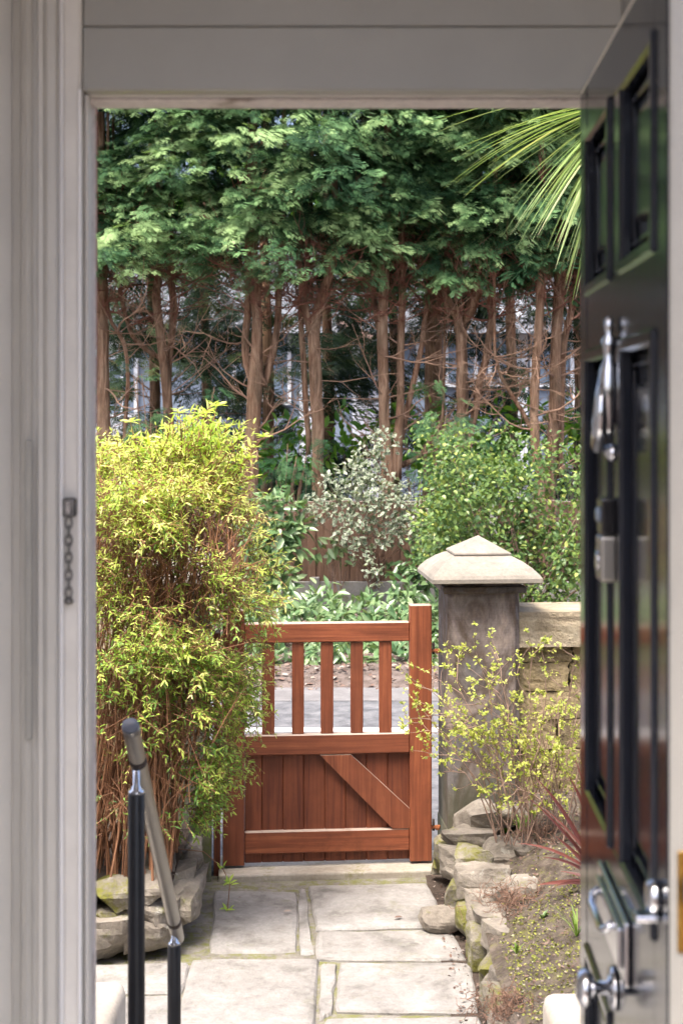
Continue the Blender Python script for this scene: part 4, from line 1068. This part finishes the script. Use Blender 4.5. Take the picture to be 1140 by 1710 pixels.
# ================================================================== FRONT GARDEN PLANTS
# --- the big yellow green shrub
random.seed(60)
def big_shrub():
    base = Vector((-.83, 6.15, .26))
    root = empty('yellow_shrub', base, 0, 'large yellow green leafy shrub with brown stems left of the gate', 'shrub')
    A = Acc(); LP_, LD, LN, LS, LR = [], [], [], [], []
    prof = [(690, 315), (740, 360), (800, 388), (860, 415), (940, 446), (1000, 448), (1100, 436), (1200, 424), (1290, 390), (1360, 340), (1420, 300)]
    def right_px(py):
        for (a, xa), (b_, xb) in zip(prof[:-1], prof[1:]):
            if a <= py <= b_: return xa + (xb - xa) * (py - a) / (b_ - a)
        return prof[0][1] if py < prof[0][0] else prof[-1][1]
    def hole(px, py):
        k_ = mnoise.noise(Vector((px / 75, py / 55, 4.2))) + .6 * mnoise.noise(Vector((px / 30, py / 26, 1.7)))
        bias = .55 * math.exp(-((px - 275) / 120) ** 2 - ((py - 960) / 75) ** 2) - .12 - (.35 if py < 840 else 0)
        return random.random() < max(0, min(.95, .50 + 1.8 * (k_ + bias)))
    def leafy(p0, p1, n, size, tone, bend=.03):
        pts = curve_pts(p0, p1, rv(bend), 4)
        A.tube([q - base for q in pts], [.0022, .0019, .0015, .001], 3)
        for k in range(n):
            t_ = (k + .6) / n
            i = min(2, int(t_ * 3)); q = pts[i].lerp(pts[i + 1], t_ * 3 - i); ax_ = (pts[i + 1] - pts[i]).normalized()
            ph = k * 1.57 + random.uniform(-.4, .4)
            ref = Vector((0, 0, 1)) if abs(ax_.z) < .9 else Vector((1, 0, 0))
            u_ = ax_.cross(ref).normalized(); v_ = ax_.cross(u_)
            for sg in (0, math.pi):
                o_ = u_ * math.cos(ph + sg) + v_ * math.sin(ph + sg)
                d_ = (o_ * (1.0 - .45 * t_) + ax_ * (.55 + .5 * t_) + rv(.22) + Vector((0, 0, -.12))).normalized()
                LP_.append(q - base); LD.append(d_); LN.append((ax_ * .8 + Vector((0, -.1, .8)) + rv(.35)).normalized())
                LS.append(size * random.uniform(.5, 1.3) * (1.05 - .35 * t_)); LR.append(min(1, max(0, tone + .22 * t_ + random.gauss(0, .10))))
    # main canes
    for k in range(170):
        top = random.random() < .55
        py = random.uniform(745, 900) if top else random.uniform(860, 1330)
        xr = right_px(py)
        u_ = random.random() ** .75
        px = 60 + (xr - 60 - 16) * u_
        dd = random.uniform(5.75, 6.5)
        if u_ > .82: dd = random.uniform(6.0, 6.45)
        tip = W(px, py, 6.1); tip.y = dd; tip.x *= (dd / 6.1) ** .4
        b_ = base + Vector((max(-.4, min(.10, random.gauss(-.1, .17))), random.gauss(0, .12), -.03))
        bend = Vector(((tip.x - b_.x) * -.25, (tip.y - b_.y) * .1, .15)) + rv(.07)
        n = 9; pts = curve_pts(b_, tip, bend, n)
        pts = [p + rv(.013) for p in pts]
        r0 = random.uniform(.003, .0075)
        A.tube([p - base for p in pts], [r0 * (1 - .75 * i / (n - 1)) for i in range(n)], 5)
        # shoots
        for j in range(random.randint(8, 13)):
            t_ = random.uniform(.55, 1.0) if random.random() < .85 else random.uniform(.3, .55)
            i = min(n - 2, int(t_ * (n - 1))); q = pts[i].lerp(pts[i + 1], t_ * (n - 1) - i)
            dr = ((pts[i + 1] - pts[i]).normalized() * .7 + rv(.9) + Vector((.15 if px > 300 else 0, -.35, .25))).normalized()
            L = random.uniform(.07, .19)
            e = q + dr * L
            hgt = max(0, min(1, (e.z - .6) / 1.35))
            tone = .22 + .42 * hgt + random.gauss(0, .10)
            # keep inside silhouette
            s_px = CX + e.x / e.y * FPX; s_py = HY + (CAMZ - e.z) / e.y * FPX
            if s_px > right_px(s_py) + 14 + 16 * mnoise.noise(Vector((0, s_py / 28, 7))) or s_py < 735: continue
            # leafless pocket in the middle, where the canes show through
            if hole(s_px, s_py): continue
            if s_py > 1190 and s_px < 330 and random.random() < .82: continue
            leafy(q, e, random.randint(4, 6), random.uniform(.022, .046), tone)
    for k in range(5600):
        py = random.uniform(742, 1400); xr = right_px(py)
        xr += 22 * mnoise.noise(Vector((0, py / 30, 7))) + random.gauss(0, 7)
        px = 110 + (xr - 110) * random.random() ** .7
        if hole(px, py): continue
        if py > 1120 and px < 325 and random.random() < .86: continue
        if py > 1250 and px < 300 and random.random() < .5: continue
        u_ = max(0, min(1, (px - 110) / (xr - 110)))
        dd = 5.66 + .55 * abs(u_ - .35) ** 2 * 2 + random.uniform(0, .30) + (.25 if py < 800 else 0)
        if px > 372 and py > 1180: dd = random.uniform(6.15, 6.6)
        q = W(px, py, dd)
        out = Vector(((u_ - .4) * 1.1, -.45, .25 if py < 950 else -.05)); dr = (out + rv(.75)).normalized()
        e = q + dr * random.uniform(.06, .15)
        hgt = max(0, min(1, (e.z - .6) / 1.35))
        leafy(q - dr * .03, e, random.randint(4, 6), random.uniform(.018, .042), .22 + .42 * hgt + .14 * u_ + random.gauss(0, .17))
    for k in range(190):
        px = random.triangular(175, 425, 345); top_ = 690 + 75 * abs((px - 345) / 120) ** 1.4
        py = random.uniform(min(top_, 770), 790)
        q = W(px, py, random.uniform(5.95, 6.35)); dr = (Vector((.25 * (px - 300) / 120, -.2, .75)) + rv(.5)).normalized()
        leafy(q - dr * .07, q + dr * random.uniform(.03, .09), random.randint(3, 5), random.uniform(.030, .056), .60 + random.gauss(0, .12))
    A2 = Acc()
    # thin bare brown twigs inside
    for k in range(1500):
        py = random.uniform(880, 1380) if k % 3 else random.uniform(900, 1040)
        px = random.uniform(120, right_px(py) - 40)
        p = W(px, py, 6.1); p.y = random.uniform(5.8, 6.4)
        e = p + Vector((random.gauss(0, .09), random.gauss(0, .07), random.uniform(.05, .24)))
        A2.tube([q - base for q in curve_pts(p, e, rv(.03), 4)], [.0028, .0024, .002, .0012], 3)
    # taller shoots with leaf whorls on top
    for (px, py) in ((218, 705), (240, 735), (280, 715), (300, 690), (322, 700), (345, 690), (362, 678), (330, 725), (378, 715), (398, 735), (440, 730), (185, 745), (262, 745), (312, 745), (352, 738), (415, 765), (205, 760), (172, 765), (420, 800), (390, 770)):
        tip = W(px, py, 6.1); b_ = W(px * .6 + 110 + random.uniform(-10, 10), 830, 6.15)
        pts = curve_pts(b_, tip, Vector((random.uniform(-.03, .03), 0, .02)), 6)
        A.tube([q - base for q in pts], [.0042, .0038, .0034, .003, .0025, .002], 4)
        for q, nn, s_ in ((pts[-1], 9, .05), (pts[-2], 6, .042), (pts[-3], 6, .036), (pts[-4], 5, .034)):
            for k in range(nn):
                a = 2 * math.pi * k / nn + random.uniform(-.3, .3); d_ = Vector((math.cos(a), math.sin(a), random.uniform(.0, .8)))
                LP_.append(q - base); LD.append(d_); LN.append(Vector((0, -.2, 1)) + rv(.4)); LS.append(s_ * random.uniform(.7, 1.15)); LR.append(random.uniform(.62, .95))
    A.v = A.v
    # leafy tubes were added in world space: shift
    me_v = []
    A.build('stems', M['stem_shrub'], root); A2.build('twigs', M['stem_shrub'], root)
    N = len(LP_)
    T_, F_ = leaf_lance(.25, .1, .18)
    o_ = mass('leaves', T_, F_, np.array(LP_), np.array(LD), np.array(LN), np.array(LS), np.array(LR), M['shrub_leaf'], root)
    for c in root.children: c['kind'] = 'stuff'
    print('shrub leaves', N)
_orig_tube = Acc.tube
big_shrub_base = Vector((-.83, 6.15, .26))
big_shrub()

# trailing shoot over the path by the gate foot
def trailing():
    pts = [W(300, 1418, 6.35), W(340, 1422, 6.4), W(372, 1450, 6.45), W(384, 1475, 6.42), W(380, 1520, 6.36), W(388, 1545, 6.33), W(395, 1556, 6.31)]
    base = pts[0].copy()
    root = empty('trailing_shoot', base, 0, 'thin trailing shoot hanging over the flagstones at the gate foot', 'plant')
    A = Acc(); A.tube([p - base for p in pts], [.002] * 7, 4); A.build('stem', M['stem_shrub'], root)
    P, D = [], []
    for i in (2, 3, 3, 4, 5, 6, 6):
        for k in range(5):
            P.append(pts[i] - base + rv(.008)); D.append(rv(1) + Vector((0, -.2, .3)))
    N = len(P); T_, F_ = leaf_lance(.36)
    mass('leaves', T_, F_, np.array(P), np.array(D), np.tile([0, -.3, 1.], (N, 1)), rng.uniform(.025, .045, N), rng.uniform(.45, .8, N), M['shrub_leaf'], root)
trailing()

# --- spindly budding shrub before the pier
def spindly():
    random.seed(70)
    base = W(915, 1395, 6.25); base.z = bed_z(base.x, base.y) - .02
    root = empty('budding_shrub', base, 0, 'spindly shrub with small yellow green buds before pier and wall', 'shrub')
    A = Acc(); LP_, LD, LN, LS = [], [], [], []
    def cluster(q, n, s):
        for k in range(n):
            d_ = (rv(1) + Vector((0, -.2, .35))).normalized()
            LP_.append(q - base + rv(.006)); LD.append(d_); LN.append(Vector((0, -.3, 1)) + rv(.5)); LS.append(s * .66 * random.uniform(.6, 1.2))
    def twig(p, d, L, r, lev):
        n = max(4, int(L / .045)); pts = [p]; dd = d.normalized()
        for i in range(n):
            dd = (dd + rv(.24) + Vector((0, 0, -.015 if lev == 0 else .02))).normalized(); pts.append(pts[-1] + dd * L / n)
        A.tube([q - base for q in pts], [r * (1 - .7 * i / n) for i in range(n + 1)], 4)
        for i in range(1, n + 1):
            if random.random() < (.30 if lev == 0 else .5): cluster(pts[i], random.randint(3, 5), .024)
            if lev < 2 and random.random() < (.42 if lev == 0 else .22) and i > 1:
                twig(pts[i], (dd + rv(1.0) + Vector((-.1, -.1, .1))), L * random.uniform(.22, .45), r * .55, lev + 1)
        cluster(pts[-1], 5, .026)
    targets = [(690, 1175), (700, 1140), (686, 1205), (740, 1090), (800, 1105), (790, 1080), (880, 1070), (905, 1085), (930, 1110), (960, 1100), (760, 1200), (780, 1260), (730, 1190), (735, 1290), (830, 1180), (860, 1130), (900, 1160), (940, 1180), (965, 1220), (820, 1240), (860, 1230), (900, 1250), (950, 1270), (1000, 1150), (1010, 1220), (800, 1300), (850, 1300), (920, 1310), (785, 1165), (845, 1205), (720, 1150), (755, 1130), (770, 1225), (810, 1140), (835, 1100), (880, 1200), (915, 1200), (960, 1150), (870, 1280), (840, 1330), (780, 1230), (750, 1260), (955, 1320), (890, 1330)]
    for (px, py) in targets:
        tp = W(px, py, 6.25 + random.uniform(-.15, .15)); b_ = base + Vector((random.uniform(-.25, .15), random.uniform(-.08, .08), 0))
        pts = curve_pts(b_, tp, Vector((.05, 0, .16)) + rv(.10), 12); pts = [p + rv(.009) for p in pts]
        r0 = random.uniform(.0022, .0042)
        A.tube([q - base for q in pts], [r0 * (1 - .06 * i) for i in range(12)], 4)
        for i in range(4, 12):
            if random.random() < .36: cluster(pts[i], random.randint(3, 5), .024)
            if random.random() < .66: twig(pts[i], (pts[i] - pts[i - 1]).normalized() + rv(.9) + Vector((0, -.15, 0)), random.uniform(.08, .2), .0022, 1)
        cluster(pts[-1], 6, .026)
    tag(A.build('branches', M['stem_thin'], root), kind='stuff')
    N = len(LP_); T_, F_ = leaf_oval(.55)
    tag(mass('leaves', T_, F_, np.array(LP_), np.array(LD), np.array(LN), np.array(LS), rng.uniform(.15, 1, N), M['bud_leaf'], root), kind='stuff')
    print('bud leaves', N)
spindly()

# --- sword leaves helper
def sword(acc_v, acc_f, acc_r, pts, wmax, rnd, fold=.25, up=None):
    n = len(pts); b = len(acc_v)
    for i, p in enumerate(pts):
        t_ = i / (n - 1); tg = (pts[min(i + 1, n - 1)] - pts[max(0, i - 1)]).normalized()
        s = tg.cross(up or Vector((0, 0, 1)))
        s = s.normalized() if s.length > 1e-4 else Vector((1, 0, 0))
        nn = s.cross(tg)
        wd = wmax * (min(1, .45 + t_ * 2.2) if t_ < .3 else 1) * (1 - max(0, (t_ - .45) / .55) ** 1.6) + .0006
        acc_v += [p - s * wd / 2 + nn * wd * fold * .5, p, p + s * wd / 2 + nn * wd * fold * .5]
        acc_r += [rnd + (.35 if t_ > .96 else 0)] * 3
    for i in range(n - 1):
        a = b + 3 * i; acc_f += [(a, a + 1, a + 4, a + 3), (a + 1, a + 2, a + 5, a + 4)]

def sword_obj(name, v, f, r, mat, parent):
    me = bpy.data.meshes.new(name); me.from_pydata([tuple(q) for q in v], [], f); me.update()
    at = me.attributes.new('rnd', 'FLOAT', 'POINT'); at.data.foreach_set('value', np.clip(np.array(r, np.float32), 0, 1))
    return link(name, me, mat, parent)

def cordyline():
    random.seed(80)
    c = W(1052, 170, 5.0); base = Vector((c.x + .03, 5.0, .2))
    root = empty('cordyline_palm', base, 0, 'green sword leaved cabbage palm crown above the open door edge', 'palm')
    V, F = tube_data([(0, 0, -.1), (.02, 0, 1), (-.02, 0, 2), (c.x - base.x, 0, c.z - base.z)], [.075, .06, .055, .06], 10); pyd('trunk', V, F, M['bark'], root, True)
    def leaf(dr, L, droop, w_, rn):
        v, f, r = [], [], []
        pts = []; n = 10
        d = Vector(dr).normalized(); p = c - base + d * .04
        for i in range(n + 1):
            pts.append(p.copy()); d = (d + Vector((0, 0, -droop / n))).normalized(); p = p + d * L / n
        sword(v, f, r, pts, w_, rn); sword_obj('leaf', v, f, r, M['palm'], root)
    # leaves seen in the picture: aimed to the left and down
    for (px, py) in ((765, 302), (790, 310), (800, 262), (862, 385), (830, 300), (866, 330), (880, 372), (885, 345), (905, 385), (912, 392), (925, 360), (940, 400), (950, 455), (958, 470), (945, 430), (962, 440), (895, 300), (850, 280), (735, 205), (815, 235), (875, 255), (920, 320), (955, 380), (905, 345), (968, 480), (840, 270), (930, 300), (950, 330), (890, 395), (938, 380), (965, 410), (780, 250)) * 2:
        px += random.uniform(-14, 14); py += random.uniform(-10, 10)
        tp = W(px, py, 5.0 + random.uniform(-.22, .22)); dl = tp - c; L = dl.length * 1.03
        droop = random.uniform(.25, .6)
        dr = dl.normalized() + Vector((0, 0, droop * .46))
        leaf(dr, L, droop, random.uniform(.010, .020), min(.9, max(0, random.gauss(.5, .22))))
    for k in range(60):
        a = random.uniform(-1.9, 1.9); el = random.uniform(-.5, 1.3)
        leaf((math.cos(a) * math.cos(el), math.sin(a) * math.cos(el), math.sin(el)), random.uniform(.5, .75), random.uniform(.3, .9), random.uniform(.014, .024), random.uniform(.1, .85))
cordyline()

def flax():
    random.seed(90)
    base = W(1012, 1475, 5.6); base.z = bed_z(base.x, base.y)
    root = empty('red_flax', base, 0, 'dark red strap leaved flax on the right bed by the door edge', 'plant')
    for (px, py) in ((880, 1330), (893, 1298), (862, 1408), (905, 1432), (895, 1478), (925, 1480), (925, 1395), (945, 1290), (958, 1265), (900, 1345), (935, 1455), (940, 1470), (1040, 1300), (1080, 1380), (1010, 1260), (915, 1365)):
        tp = W(px, py, 5.6 + random.uniform(-.15, .1)); dl = tp - base; L = dl.length
        v, f, r = [], [], []
        dr = random.uniform(.2, .6)
        pts = curve_pts(Vector((0, 0, 0)) + rv(.015), dl, Vector((0, 0, L * dr * .35)), 9)
        sword(v, f, r, pts, random.uniform(.012, .021), random.uniform(.0, .7), .25, Vector((0, -.7, .7))); sword_obj('leaf', v, f, r, M['flax'], root)
flax()

def tuft(name, label, px, py, n, L, mat, d=None, w_=.008, cat='plant'):
    base = W(px, py, d); base.z = bed_z(base.x, base.y) - .005
    root = empty(name, base, 0, label, cat)
    v, f, r = [], [], []
    for k in range(n):
        a = random.uniform(0, 2 * math.pi); e = Vector((math.cos(a) * .55, math.sin(a) * .4, random.uniform(.35, .9))) * L * random.uniform(.6, 1.1)
        sword(v, f, r, curve_pts(Vector(), e, Vector((0, 0, L * .2)), 6), w_, random.uniform(0, 1))
    sword_obj('blades', v, f, r, M[mat], root)
tuft('strap_leaf_tuft', 'green strap leaf tuft at the door edge on the raised bed', 962, 1585, 14, .19, 'grass', 5.2, .006)
tuft('small_weed', 'small pale weed rosette on the mossy edging stone', 862, 1600, 8, .06, 'grass', 5.3, .010)
tuft('dock_seedling', 'single broad green seedling beside the flax leaves', 905, 1485, 5, .07, 'laurel', 5.5, .013)
tuft('shady_weed', 'green weed clump behind the long flat edging stone', 872, 1395, 18, .13, 'grass', 6.45, .016)
tuft('ivy_clump', 'little green clump below the budding shrub by the pier foot', 845, 1372, 14, .11, 'laurel_bright', 6.6, .02)

def dead_clump(label, px, py, d, n, s):
    base = W(px, py, d); base.z = bed_z(base.x, base.y) - .01
    root = empty('dead_fern_clump', base, 0, label, 'plant', 'dead fern clumps on the bed')
    A = Acc()
    for k in range(n):
        p = Vector((random.gauss(0, s * .5), random.gauss(0, s * .5), random.uniform(0, s * .3)))
        d_ = rv(1) + Vector((0, -.2, .1)); pts = [p]
        for i in range(6): d_ = (d_ + rv(.8)).normalized(); pts.append(pts[-1] + d_ * s * .08)
        A.tube(pts, [.0013] * 7, 3)
    tag(A.build('dead_fronds', M['dead_fern'], root), kind='stuff')
dead_clump('curled brown dead fern clump behind the edging stones', 862, 1505, 5.75, 220, .16)
dead_clump('brown dead fern remains at the lower right of the path', 850, 1705, 4.9, 260, .12)
dead_clump('brown dead leaves under the flax beside the pier foot', 905, 1385, 6.3, 150, .16)

# moss and fine ground cover over the bed
N = 17000
P = np.stack([rng.uniform(.6, 2.2, N), rng.uniform(4.5, 6.2, N), np.zeros(N)], 1)
keep = np.array([(mnoise.noise(Vector((a * 3.5, b_ * 3.5, 9))) + (5.45 - b_) * .35 > -.02) or random.random() < .12 for a, b_ in P[:, :2]])
P = P[keep]; N = len(P)
P[:, 2] = [bed_z(a, b_) + .002 for a, b_ in P[:, :2]]
o = mass('moss_cover', leaf_oval(.8)[0], leaf_oval(.8)[1], P, rng.normal(size=(N, 3)) * [1, 1, .5] + [0, 0, .3], rng.normal(size=(N, 3)) * .5 + [0, 0, 1], rng.uniform(.005, .013, N), np.clip(rng.normal(.5, .25, N), 0, 1), M['moss'])
tag(o, 'yellow green moss and tiny weeds covering the raised bed', 'moss', kind='stuff')
N = 3200
P = np.stack([rng.uniform(.42, 1.6, N), rng.uniform(4.5, 6.9, N), np.zeros(N)], 1)
edge = P[:, 0] < .58
P[:, 2] = [(bed_z(a, b_) if a > .58 else .006) + .004 for a, b_ in P[:, :2]]
o = mass('bed_litter', leaf_oval(.6)[0], leaf_oval(.6)[1], P, rng.normal(size=(N, 3)) * [1, 1, .3], rng.normal(size=(N, 3)) * .4 + [0, 0, 1], rng.uniform(.005, .020, N) , rng.uniform(0, 1, N), M['litter'])
tag(o, 'scraps of brown leaf litter on the soil and path edge', 'leaves', kind='stuff')
# single fallen leaves on the flagstones
for (px, py, lab) in ((473, 1527, 'pale brown fallen leaf on the left flagstone near the gate'), (658, 1537, 'brown fallen leaf on the right flagstone by the loose rock'), (398, 1503, 'dark scrap of leaf on the left flagstone, nearest the gate')):
    p = G(px, py); 
    o = mass('fallen_leaf', leaf_oval(.5)[0], leaf_oval(.5)[1], [(0, 0, 0)], [(1, .3, .1)], [(0, -.1, 1)], [.038 if px != 398 else .015], [.9 if px == 473 else .4], M['litter'])
    o.location = (p.x, p.y, .012); tag(o, lab, 'leaf')
